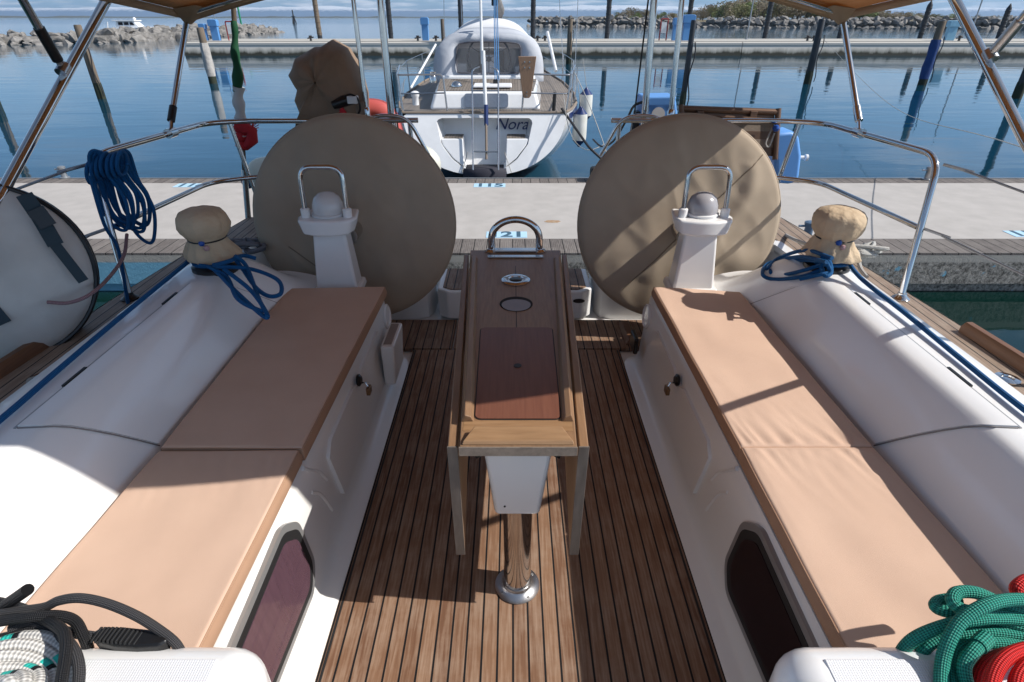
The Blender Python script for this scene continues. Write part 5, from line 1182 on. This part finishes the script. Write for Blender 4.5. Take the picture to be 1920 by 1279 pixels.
MB().hexa([pts[1]+Vector((.0, -.006, -.05)), pts[2]+Vector((0, -.006, -.05)), pts[2]+Vector((0, .186, -.05)), pts[1]+Vector((0, .186, -.05)), pts[1]+Vector((.0, -.006, .006)), pts[2]+Vector((0, -.006, .006)), pts[2]+Vector((0, .186, .006)), pts[1]+Vector((0, .186, .006))]).build('lid', BLUEP, BB, bevel=.012)
MB().lathe([(.040, 0), (.040, .004), (0, .004)], ay(1234, 215, 3.616), 24, axis=(0, -1, 0)).build('round_patch', WHITE, BB)
MB().hexa([pts[0]+Vector((-.04, .0, -.02)), pts[0]+Vector((-.002, .0, -.02)), pts[0]+Vector((-.002, .1, -.02)), pts[0]+Vector((-.04, .1, -.02)), pts[1]+Vector((-.03, .02, -.08)), pts[1]+Vector((-.002, .02, -.08)), pts[1]+Vector((-.002, .1, -.08)), pts[1]+Vector((-.03, .1, -.08))]).build('side_strap', BLACK, BB, bevel=.004)
MB().tube(catmull([pts[1]+Vector((.0, -.01, -.02)), ay(1188, 200, 3.7), ay(1175, 225, 4.0), ay(1150, 265, 4.4), ay(1128, 275, 4.8), ay(1112, 262, 5.4)], 6), .008, 6).build('shore_cable', DROPE, None, label='thin grey cable looping from the blue case over the water', cat='cable')
B2 = empty('blue_float', ay(1473, 295, 3.64), 'pale blue rounded float standing behind the right wheel cover', 'float')
outl = [(1447, 248), (1480, 244), (1494, 252), (1499, 290), (1494, 335), (1480, 344), (1450, 342)]
M = MB(); M.prism([(ay(a_, b_, 3.6).x, ay(a_, b_, 3.6).z) for a_, b_ in outl], 3.56, 3.72, axis='y'); M.build('body', BLUEP, B2, bevel=.03, bseg=4)
MB().lathe([(.012, 0), (.012, .03), (.02, .035), (.02, .05), (0, .052)], ay(1499, 296, 3.62), 10, axis=(1, 0, 0)).build('valve', WHITE, B2)
GW = empty('gangway', ay(1370, 225, 3.5), 'folded gangway with brown rails and slats on the right stern rail', 'gangway')
BR = pm('gangway_brown', (.17, .10, .065), .45, .5)
a, b2, c2_, d2_ = ay(1276, 204, 3.46), ay(1458, 211, 3.46), ay(1453, 300, 3.40), ay(1285, 300, 3.40)
M = MB(); M.tube([a, b2], .018, 10); M.tube([b2+Vector((0, 0, .02)), c2_], .016, 10); M.tube([a+Vector((0, 0, .02)), d2_], .016, 10); M.tube([ay(1276, 214, 3.42), ay(1455, 226, 3.42)], .008, 8); M.build('frame', BR, GW)
for k in range(5):
    t = .16+k*.17; p0, p1 = lerp(a, d2_, t)+Vector((.01, .01, 0)), lerp(b2, c2_, t)+Vector((-.01, .01, 0)); dz = (d2_-a).normalized()*.025
    MB().hexa([p0-dz, p1-dz, p1-dz+Vector((0, .012, 0)), p0-dz+Vector((0, .012, 0)), p0+dz, p1+dz, p1+dz+Vector((0, .012, 0)), p0+dz+Vector((0, .012, 0))]).build('slat', WOODG if k % 2 else BR, GW, bevel=.002)
for px in (1313, 1413): p = ay(px, 212, 3.44); MB().box(p.x-.02, p.x+.02, 3.43, 3.47, p.z-.035, p.z+.01).build('bracket', BR, GW, bevel=.004)
MB().tube(catmull([ay(1452, 250, 3.38), ay(1442, 275, 3.37), ay(1436, 268, 3.37), ay(1448, 240, 3.38)], 5), .005, 6).build('lashing', WROPE, GW)
MB().lathe([(0, -.02), (.014, -.014), (.02, 0), (.014, .014), (0, .02)], ay(1455, 241, 3.36), 14).build('blue_ball', BLUEB, GW)
# aft mooring lines and cleats
for s, lab in ((-1, 'grey mooring line heaped on the left after deck behind the winch'), (1, 'whitish mooring line heaped on the right after deck behind the winch')):
    M = MB(); rr_ = random.Random(9+s); c_ = az(462, 462, .54) if s < 0 else az(1605, 470, .54)
    for k in range(5):
        M.tube(catmull([c_+Vector((rr_.uniform(-.12, .12), rr_.uniform(-.07, .07), rr_.uniform(-.02, .04))) for _ in range(5)], 5, True), .010, 7, closed=True)
    if s > 0: M.tube(catmull([c_, az(1560, 475, .56), az(1490, 450, .56), az(1470, 436, .3), az(1500, 440, PZ+.1)], 6), .010, 7); M.tube(catmull([c_+Vector((0, 0, .02)), az(1612, 500, .53), az(1625, 520, .52)], 6), .010, 7)
    else: M.tube(catmull([c_, az(440, 440, .3), az(420, 430, PZ+.02), az(400, 420, PZ+.02)], 6), .010, 7)
    M.build('mooring_line', WROPE if s > 0 else pm('old_rope', (.16, .17, .19), .8), None, sharp=80, label=lab, cat='rope')
for px, py, lab in ((1640, 535, 1), (1590, 488, 2)):
    pass
for s in (-1, 1):
    c_ = Vector((X0+s*1.60, 2.72, .502)); M = MB(); M.tube(catmull([c_+Vector((0, -.11, .04)), c_+Vector((0, -.04, .045)), c_+Vector((0, .04, .045)), c_+Vector((0, .11, .04))], 4), .011, 8)
    for q_ in (-.03, .03): M.tube([c_+Vector((0, q_, 0)), c_+Vector((0, q_, .045))], .011, 8)
    M.build('deck_cleat', STEEL, boat)
# anchored long line in the water at right
MB().tube(catmull([ay(1545, 75, 29), az(1660, 190, -.2)+Vector((0, 0, 0)), ax(1920, 278, 5.2)], 10), .006, 5).build('mooring_line', WROPE, None, label='thin pale mooring line slanting from a pile to the right edge', cat='rope')
# ================================================================== the yacht moored opposite
NX = -.455; NY = 10.0
NB = empty('moored_yacht', (NX, NY, WL), 'white sailing yacht moored stern-to opposite with grey sprayhood, name Nora on its stern', 'sailing yacht')
stn = [(0, 1.36, .215), (.5, 1.50, .20), (1.5, 1.68, .18), (3, 1.78, .18), (5, 1.70, .22), (7, 1.35, .32), (9, .65, .45), (10.2, .04, .55)]
def hs(t):
    for a, b2 in zip(stn, stn[1:]):
        if a[0] <= t <= b2[0]:
            k = (t-a[0])/(b2[0]-a[0]); return lerp(a[1], b2[1], k), lerp(a[2], b2[2], k)
    return stn[-1][1:]
def hsec(t, n=14):
    w_, zd = hs(t); bot = lerp(-.70, -1.35, smooth(t/2.5)); D = zd-bot; out = []
    for k in range(n+1):
        a = math.pi/2*k/n; out.append((w_*math.cos(a)**.86, zd-D*math.sin(a)**1.05))
    return out
def rake(z): return (z-.215)*.45
ts = [0, .2, .5, 1, 1.5, 2.2, 3, 4, 5, 6, 7, 8, 9, 10.2]
M = MB()
P = []
for t in ts:
    s_ = hsec(t); row = [(NX-x, NY+t+rake(z)*max(0, 1-t/2), z) for x, z in s_]+[(NX+x, NY+t+rake(z)*max(0, 1-t/2), z) for x, z in s_[-2::-1]]
    P.append(row)
M.quadgrid(P)
# transom with a stepped swim recess
o_ = P[0]; n_o = len(o_)
top_ = [(lerp(o_[-1][0], o_[0][0], k/20), NY, .215) for k in range(1, 20)]
loop = [Vector(p) for p in o_]+[Vector(p) for p in top_]
hole = [(-.80, .10), (-.74, .145), (0, .15), (.74, .145), (.80, .10), (.72, -.24), (.54, -.46), (.40, -.56), (.31, -.60), (.31, -.72), (-.31, -.72), (-.31, -.60), (-.40, -.56), (-.54, -.46), (-.72, -.24)]
hc = Vector((NX, NY, -.25))
def ang(p): return math.atan2(p[2]-hc.z, p[0]-hc.x)
hl = [Vector((NX+a, NY+rake(b2)-.0, b2)) for a, b2 in hole]
def sample(lp, n):
    out = []
    m_ = len(lp)
    for k in range(n):
        a = -math.pi+2*math.pi*(k+.37)/n; d = Vector((math.cos(a), 0, math.sin(a))); best = None
        for i in range(m_):
            p, q = lp[i], lp[(i+1) % m_]; ex, ez = q.x-p.x, q.z-p.z; den = d.x*ez-d.z*ex
            if abs(den) < 1e-9: continue
            px_, pz_ = p.x-hc.x, p.z-hc.z; t = (px_*ez-pz_*ex)/den; u = (px_*d.z-pz_*d.x)/den
            if t > 0 and -1e-6 <= u <= 1+1e-6 and (best is None or t > best): best = t
        b_ = best or .1; out.append(Vector((hc.x+d.x*b_, 0, hc.z+d.z*b_)))
    return out
so_ = sample(loop, 120); sh_ = sample(hl, 120)
for p in so_+sh_: p.y = NY+rake(p.z)
for p, q in zip(so_, sh_):
    if q.z < -.68: q.z = -.68
M.quadgrid([so_, sh_], closeu=True)
# recess walls
back = [Vector((lerp(NX, p.x, .93), p.y+.42, p.z+.0)) for p in sh_]
M.quadgrid([sh_, back], closeu=True); M.poly(back)
M.build('hull', NWHITE, NB, sharp=35)
MB().box(NX-.31, NX+.31, NY-.37, NY+.02, -.66, -.62).build('swim_step', NTEAK, NB)
for s in (-1, 1):
    st_ = MB().prism([(NX+s*x_, z_) for x_, z_ in ((.36, -.16), (.735, -.16), (.70, -.25), (.53, -.45), (.39, -.55), (.34, -.585))], NY+.01, NY+.41, axis='y'); st_.v = [(x_, y_+rake(z_), z_) for x_, y_, z_ in st_.v]; st_ = st_.build('transom_seat', NWHITE, NB, bevel=.02)
    MB().box(*sorted((NX+s*.37, NX+s*.68)), NY-.12, NY+.22, -.158, -.148).build('seat_teak', NTEAK, st_, smooth_=False)
mat_ = MB(); mat_.quadgrid([[(NX+x, y, z) for x in (-.36, 0, .36)] for y, z in ((NY-.10, -.61), (NY-.38, -.615), (NY-.42, -.66), (NY-.44, -.95))]); mo = mat_.build('stern_mat', pm('dark_mat', (.03, .03, .045), .8), NB); md = mo.modifiers.new('s', 'SOLIDIFY'); md.thickness = .02
text('name_lettering', 'Nora', .265, tuple(ay(959, 234, NY+.27)), NAVY, NB, rx=R(68), shear=.32, extr=.004, bold=.0)
# navy stripe under the deck edge
for s in (-1, 1):
    P = []
    for t in ts[1:]:
        w_, zd = hs(t); P.append([(NX+s*(w_+.012), NY+t, zd-.02), (NX+s*(w_+.006), NY+t, zd-.12)])
    MB().quadgrid(P).build('navy_stripe', NAVY, NB)
# deck
P = []
for t in ts:
    w_, zd = hs(t); P.append([(NX+w_*u, NY+t, zd+.004+.03*(1-u*u)) for u in (-1, -.6, -.2, .2, .6, 1)])
MB().quadgrid(P).build('deck', NTEAK, NB)
for s in (-1, 1):
    MB().tube([(NX+s*(hs(t)[0]-.01), NY+t, hs(t)[1]+.02) for t in ts[:-1]], .022, 6).build('toe_rail', WOODG, NB)
MB().tube([(NX-1.36, NY, .225), (NX+1.36, NY, .225)], .02, 6).build('stern_rail_cap', WOODG, NB)
# after cabin trunk
M = MB(); M.hexa([(NX-.95, NY+.30, .22), (NX+.95, NY+.30, .22), (NX+1.05, NY+2.4, .22), (NX-1.05, NY+2.4, .22), (NX-.86, NY+.42, .50), (NX+.86, NY+.42, .50), (NX+.98, NY+2.4, .56), (NX-.98, NY+2.4, .56)]); cab = M.build('aft_cabin', NWHITE, NB, bevel=.06, bseg=4)
MB().hexa([(NX-.82, NY+.50, .50), (NX+.82, NY+.50, .50), (NX+.92, NY+1.9, .53), (NX-.92, NY+1.9, .53), (NX-.82, NY+.50, .515), (NX+.82, NY+.50, .515), (NX+.92, NY+1.9, .572), (NX-.92, NY+1.9, .572)]).build('cabin_roof_teak', NTEAK, cab, smooth_=False)
def rr2(w_, h, r): return [(sx2*(w_-r)+r*math.cos(a), sz*(h-r)+r*math.sin(a)) for sx2, sz, a0 in ((1, 1, 0), (-1, 1, 90), (-1, -1, 180), (1, -1, 270)) for a in [R(a0+k*22.5) for k in range(5)]]
def onc2(x, z): return (NX+.02+x, NY+.30+(z-.22)*.43-.012, z)
M = MB(); M.poly([onc2(x, z+.365) for x, z in rr2(.37, .105, .04)]); fr_ = M.build('window_frame', STEELB, cab, smooth_=False); md = fr_.modifiers.new('s', 'SOLIDIFY'); md.thickness = .02
M = MB(); M.poly([(a, b2-.014, c) for a, b2, c in [onc2(x, z+.365) for x, z in rr2(.335, .08, .03)]]); M.build('pane', pm('blind_pane', (.42, .44, .46), .3), fr_, smooth_=False)
MB().box(NX-.22, NX+.45, NY+.62, NY+1.1, .535, .575).build('deck_hatch', SPRAYT, cab, bevel=.02)
# wheel box / cockpit interior seen through the hood
MB().box(NX-.9, NX+.9, NY+2.0, NY+2.4, .50, .62).build('cockpit_coaming', NWHITE, NB, bevel=.04)
cp = empty
MB().box(NX-.85, NX-.45, NY+2.6, NY+4.0, .30, .80).build('cockpit_seat', GELC, NB, bevel=.05); MB().box(NX+.5, NX+.85, NY+2.6, NY+4.0, .30, .75).build('cockpit_seat', GELC, NB, bevel=.05)
MB().box(NX-.9, NX+.9, NY+4.0, NY+4.1, .3, 1.0).build('companionway', GELC, NB, bevel=.02); MB().box(NX-.28, NX+.28, NY+3.97, NY+4.0, .35, .95).build('companionway_door', WOODG, NB)
M = MB(); wc = Vector((NX+.0, NY+2.45, .88)); M.tube([wc+Vector((.42*math.cos(a), 0, .42*math.sin(a))) for a in [i*.1745 for i in range(36)]], .017, 8, closed=True); 
for k in range(6): M.tube([wc, wc+Vector((.41*math.cos(k*1.047+.5), 0, .41*math.sin(k*1.047+.5)))], .007, 6)
M.lathe([(.05, 0), (.05, .04)], wc+Vector((0, -.02, 0)), 12, axis=(0, 1, 0)); M.build('steering_wheel', BLACK, NB)
MB().box(NX-.12, NX+.12, NY+2.52, NY+2.7, .3, .95).build('binnacle', NWHITE, NB, bevel=.03)
# sprayhood: arch sections
def arch(y, w_, zb, zt, n=28, p=2.7):
    out = []
    for k in range(n+1):
        a = math.pi*k/n; c_, s_ = math.cos(a), math.sin(a)
        out.append(Vector((NX+w_*math.copysign(abs(c_)**(2/p), c_)*-1, y, zb+(zt-zb)*abs(s_)**(2/p))))
    return out
a1 = arch(NY+2.25, 1.07, .50, 1.33, p=3.6); a2 = arch(NY+3.0, 1.06, .52, 1.42, p=3.0); a3 = arch(NY+3.8, .92, .56, 1.58, p=2.7); a4 = arch(NY+4.7, .85, .56, 1.0, p=2.2)
sh = MB().quadgrid([a1, arch(NY+2.6, 1.08, .50, 1.39, p=3.4), a2]).build('spray_hood', SPRAY, NB, sharp=60, recalc=False); 
sh2 = MB().quadgrid([a2, a3, a4]).build('hood_top', SPRAYT, sh, sharp=60, recalc=False)
for o in (sh, sh2): md = o.modifiers.new('s', 'SOLIDIFY'); md.thickness = .006
# after face with a window opening: outer arch loop to inner rounded window loop
wl_ = [(-.60, .66), (-.62, .90), (-.60, 1.10), (-.55, 1.16), (-.30, 1.185), (0, 1.19), (.30, 1.185), (.57, 1.16), (.62, 1.10), (.62, .90), (.60, .66), (0, .655)]
fc = Vector((NX, NY+2.0, .85))
def samp2(lp, n):
    out = []
    for k in range(n):
        a = -math.pi+2*math.pi*(k+.3)/n; d = (math.cos(a), math.sin(a)); best = .1
        for i in range(len(lp)):
            (px_, pz_), (qx, qz) = lp[i], lp[(i+1) % len(lp)]; ex, ez = qx-px_, qz-pz_; den = d[0]*ez-d[1]*ex
            if abs(den) < 1e-9: continue
            t = (px_*ez-pz_*ex)/den; u = (px_*d[1]-pz_*d[0])/den
            if t > 0 and -1e-6 <= u <= 1+1e-6: best = t
        out.append((d[0]*best, d[1]*best))
    return out
def facey(z): return NY+2.22-(1.3-z)*.18
ol = samp2([(p.x-NX, p.z-.85) for p in a1], 96); il = samp2([(x, z-.85) for x, z in wl_], 96)
M = MB(); M.quadgrid([[(NX+x, facey(z+.85)-.02*math.sin(math.atan2(z, x)*9)*.4, z+.85) for x, z in q_] for q_ in (ol, [(lerp(a[0], b2[0], .5), lerp(a[1], b2[1], .5)) for a, b2 in zip(ol, il)], il)], closeu=True)
af = M.build('after_panel', SPRAY, sh, sharp=60, recalc=False); md = af.modifiers.new('s', 'SOLIDIFY'); md.thickness = .006
M = MB(); M.poly([(NX+x, facey(z+.85)+.004, z+.85) for x, z in il]); M.build('clear_window', CLEARW, af, smooth_=False)
MB().tube([(NX+x, facey(z+.85)-.012, z+.85) for x, z in il], .012, 6, closed=True).build('window_piping', pm('grey_piping', (.10, .10, .12), .7), af)
# stern pulpit and ladder
def nt_(pts, r=.014, name='stern_rail', mat=GALV, rad=.08): return MB().tube(fillet(pts, rad, 5), r, 8).build(name, mat, NB)
SR = pm('rail_tube', (.45, .46, .48), .25, .8)
for s in (-1, 1):
    nt_([(NX+s*.62, NY+.06, .22), (NX+s*.66, NY+.04, .80), (NX+s*1.42, NY+.15, .78), (NX+s*1.62, NY+1.6, .82)], .015, mat=SR)
    nt_([(NX+s*.63, NY+.05, .52), (NX+s*1.38, NY+.12, .50), (NX+s*1.60, NY+1.6, .52)], .012, mat=SR)
    nt_([(NX+s*1.36, NY+.12, .22), (NX+s*1.42, NY+.14, .80)], .014, mat=SR)
    for t in (.7, 1.6, 3.2, 5.0):
        w_, zd = hs(t); nt_([(NX+s*(w_-.04), NY+t, zd), (NX+s*(w_-.02), NY+t, zd+.62)], .012, 'stanchion', SR)
    nt_([(NX+s*1.60, NY+1.6, .80)]+[(NX+s*(hs(t)[0]-.02), NY+t, hs(t)[1]+.62) for t in (3.2, 5, 7, 9)], .005, 'lifeline', SR)
    nt_([(NX+s*1.60, NY+1.6, .50)]+[(NX+s*(hs(t)[0]-.02), NY+t, hs(t)[1]+.34) for t in (3.2, 5, 7, 9)], .005, 'lifeline', SR)
for x in (-.21, .21): nt_([(NX+.02+x, NY-.46, -.60), (NX+.02+x, NY-.08, .28), (NX+.02+x*1.02, NY+.10, .86), (NX+.02+x*.4, NY+.14, .90)], .013, 'ladder_rail', SR)
for z in (-.33, .56): nt_([(NX-.19, NY-.34 if z < 0 else NY+.0, z), (NX+.23, NY-.34 if z < 0 else NY+.0, z)], .012, 'ladder_rung', SR)
nt_([(NX+.03, NY-.36, -.45), (NX+.03, NY-.14, .12)], .02, 'wind_vane_shaft', WOODG); nt_([(NX+.03, NY-.15, .05), (NX+.03, NY-.05, .35)], .035, 'vane_bracket', NAVY); nt_([(NX+.02, NY-.03, .35), (NX+.0, NY+.03, 1.14)], .03, 'vane_mast', NWHITE)
for x in (-.28, .33): nt_([(NX+x, NY-.28, -.35), (NX+x*1.35, NY-.43, -.65)], .006, 'ladder_stay', WROPE)
p = ay(988, 145, 10.05); M = MB(); M.prism([(p.x-.145, p.z+.30), (p.x+.145, p.z+.30), (p.x+.14, p.z+.26), (p.x+.07, p.z-.27), (p.x+.04, p.z-.31), (p.x-.04, p.z-.31), (p.x-.07, p.z-.27), (p.x-.14, p.z+.26)], 10.0, 10.035, axis='y'); bd = M.build('rudder_board', pm('board_wood', (.33, .20, .12), .6, c2=(.22, .13, .08), nscale=3, stretch=(30, 3, 3)), NB, bevel=.008)
for dx, dz in ((-.04, .22), (.04, .22), (-.04, .14), (.04, .14), (0, -.22), (0, -.27)): MB().lathe([(.014, 0), (.012, .006), (0, .007)], (p.x+dx, 9.999, p.z+dz), 10, axis=(0, -1, 0)).build('bolt', STEEL, bd)
# mast, boom, backstays, tackle
nt_([(NX+.12, NY+5.2, .4), (NX+.12, NY+5.4, 6)], .075, 'mast', pm('mast_alloy', (.30, .30, .32), .4, .5))
MB().tube(fillet([(NX+.12, NY+5.1, 1.6), (NX+.2, NY+4.0, 1.72), (NX-.05, NY+2.5, 2.4)], .1), .10, 10).build('boom', pm('boom_cover', (.28, .27, .27), .7, c2=(.12, .115, .11), nscale=6), NB)
nt_([(NX-.02, NY+.05, .95), (NX-.06, NY+.3, 6)], .022, 'backstay', NWHITE)
BL = pm('tackle_blue', (.06, .20, .42), .6)
for x in (-.015, .02, .055): nt_([(NX+.17+x, NY+1.0, .62), (NX+.13+x*.8, NY+2.4, 2.0)], .009, 'mainsheet_line', BL)
MB().box(NX+.12, NX+.22, NY+.95, NY+1.05, .56, .64).build('mainsheet_block', BLACK, NB, bevel=.02); MB().box(NX+.07, NX+.19, NY+2.3, NY+2.42, 1.78, 1.92).build('mainsheet_block', BLACK, NB, bevel=.02)
for (x0, t0, z0, x1, z1) in ((-1.1, 4.5, .6, -.9, 6), (1.72, 2.5, .3, 1.70, 6), (1.60, 3.5, .3, 1.0, 6), (-.62, 4, 1.2, -.7, 6)):
    nt_([(NX+x0, NY+t0, z0), (NX+x1, NY+t0+.4, z1)], .007, 'rigging_wire', SR)
nt_([(NX-1.35, NY+1.0, .5), (NX-.98, NY+2.0, 1.15)], .02, 'hood_strut', NWHITE); nt_([(NX+1.25, NY+1.3, .75), (NX+1.12, NY+2.1, 1.35)], .03, 'hood_strut', NWHITE)
MB().lathe([(.06, .56), (.065, .66), (.05, .68), (.06, .74), (.0, .75)], (NX-.98, NY+1.3, .0), 14).build('stern_winch', STEEL, NB)
MB().lathe([(.10, .535), (.10, .56), (.07, .60), (.04, .62), (0, .625)], (NX-.52, NY+.9, 0), 18).build('vent_cowl', STEEL, NB)
MB().lathe([(.055, .30), (.055, .42), (.07, .44), (.07, .5), (.03, .52)], (NX-1.18, NY+.35, 0), 14).build('lantern', NWHITE, NB)
nt_([(NX+1.15, NY+.12, .24), (NX+1.16, NY+.12, .52)], .03, 'rolled_ensign', RUBBER)
# fenders hanging along the right side
def fender(x, y, zt, zb, r, label, navy=True):
    e = empty('fender', (x, y, zb), label, 'fender', 'white fenders with navy ends'); h = zt-zb
    MB().lathe([(r*.95, zb+.05), (r, zb+.09), (r, zt-.09), (r*.95, zt-.05)], (x, y, 0), 20).build('body', pm('fender_skin', (.74, .73, .70), .35, c2=(.62, .62, .55), nscale=8), e)
    MB().lathe([(.02, zt+.07), (.03, zt+.05), (r*.55, zt+.01), (r*.97, zt-.05)], (x, y, 0), 20).build('end_cap', NAVY, e); MB().lathe([(r*.97, zb+.05), (r*.55, zb-.01), (.03, zb-.05), (.02, zb-.07)], (x, y, 0), 20).build('end_cap', NAVY, e)
    MB().tube([(x, y, zt+.06), (x-.10*(1 if x > NX else -1), y, zt+.55)], .006, 5).build('lanyard', WROPE, e)
p = ay(1087, 240, 10.6); fender(p.x, 10.6, ay(1087, 208, 10.6).z, ay(1087, 268, 10.6).z, .125, 'white fender with navy ends nearest the stern on the white yacht right side')
p = ay(1095, 200, 11.6); fender(p.x+.03, 11.6, ay(1087, 172, 11.6).z, ay(1087, 222, 11.6).z, .125, 'white fender with navy ends hanging behind the nearer one on the white yacht')
p = ay(757, 235, 10.7); fender(p.x-.02, 10.7, .12, -.55, .13, 'white fender in shade on the left side of the white yacht')
MB().tube(catmull([(NX+1.28, NY+.05, .28), ay(1075, 235, 9.6), ay(1098, 268, 9.2), ay(1108, 280, 9.05), ay(1135, 305, 8.95)], 6), .02, 7).build('mooring_line', DROPE, None, label='black mooring line from the white yacht stern to the pontoon', cat='rope')
MB().tube(catmull([(NX+1.62, NY+1.6, .70), ay(1102, 190, 10.6), ay(1130, 265, 9.4), ay(1140, 300, 8.95)], 6), .008, 6).build('mooring_line', WROPE, None, label='thin white line from the white yacht right rail to the pontoon', cat='rope')
MB().tube(catmull([(NX+1.30, NY+.1, .5), ay(1065, 235, 9.7), ay(1080, 268, 9.4), ay(1105, 282, 9.2), ay(1140, 268, 9.3)], 6), .006, 6).build('mooring_line', WROPE, None, label='slack thin white line hanging in a loop beside the nearer navy tipped fender', cat='rope')
bb = az(1128, 332, PZ+.08); e = empty('rubber_block', bb, 'black rubber mooring block on the far pontoon edge by the right wheel cover', 'mooring block')
MB().box(bb.x-.16, bb.x+.16, 8.66, 8.88, PZ, PZ+.20).build('block', RUBBER, e, bevel=.04); MB().tube([(bb.x, 8.7, PZ+.2), (bb.x, 8.85, PZ+.27)], .03, 8).build('shackle', STEEL, e)

# ------------------------------------------------------------------ air
m = bpy.data.materials.new('haze'); m.use_nodes = True; n = m.node_tree.nodes; n.clear(); o_ = n.new('ShaderNodeOutputMaterial'); v_ = n.new('ShaderNodeVolumePrincipled')
v_.inputs['Density'].default_value = 6.5e-5; v_.inputs['Color'].default_value = (.5, .72, 1, 1); v_.inputs['Anisotropy'].default_value = .2; m.node_tree.links.new(v_.outputs[0], o_.inputs['Volume'])
MB().box(-14500, 14500, -400, 15500, WL-2.5, 420).build('haze', m, smooth_=False, kind='stuff', label='thin blue air over the lagoon', cat='haze')
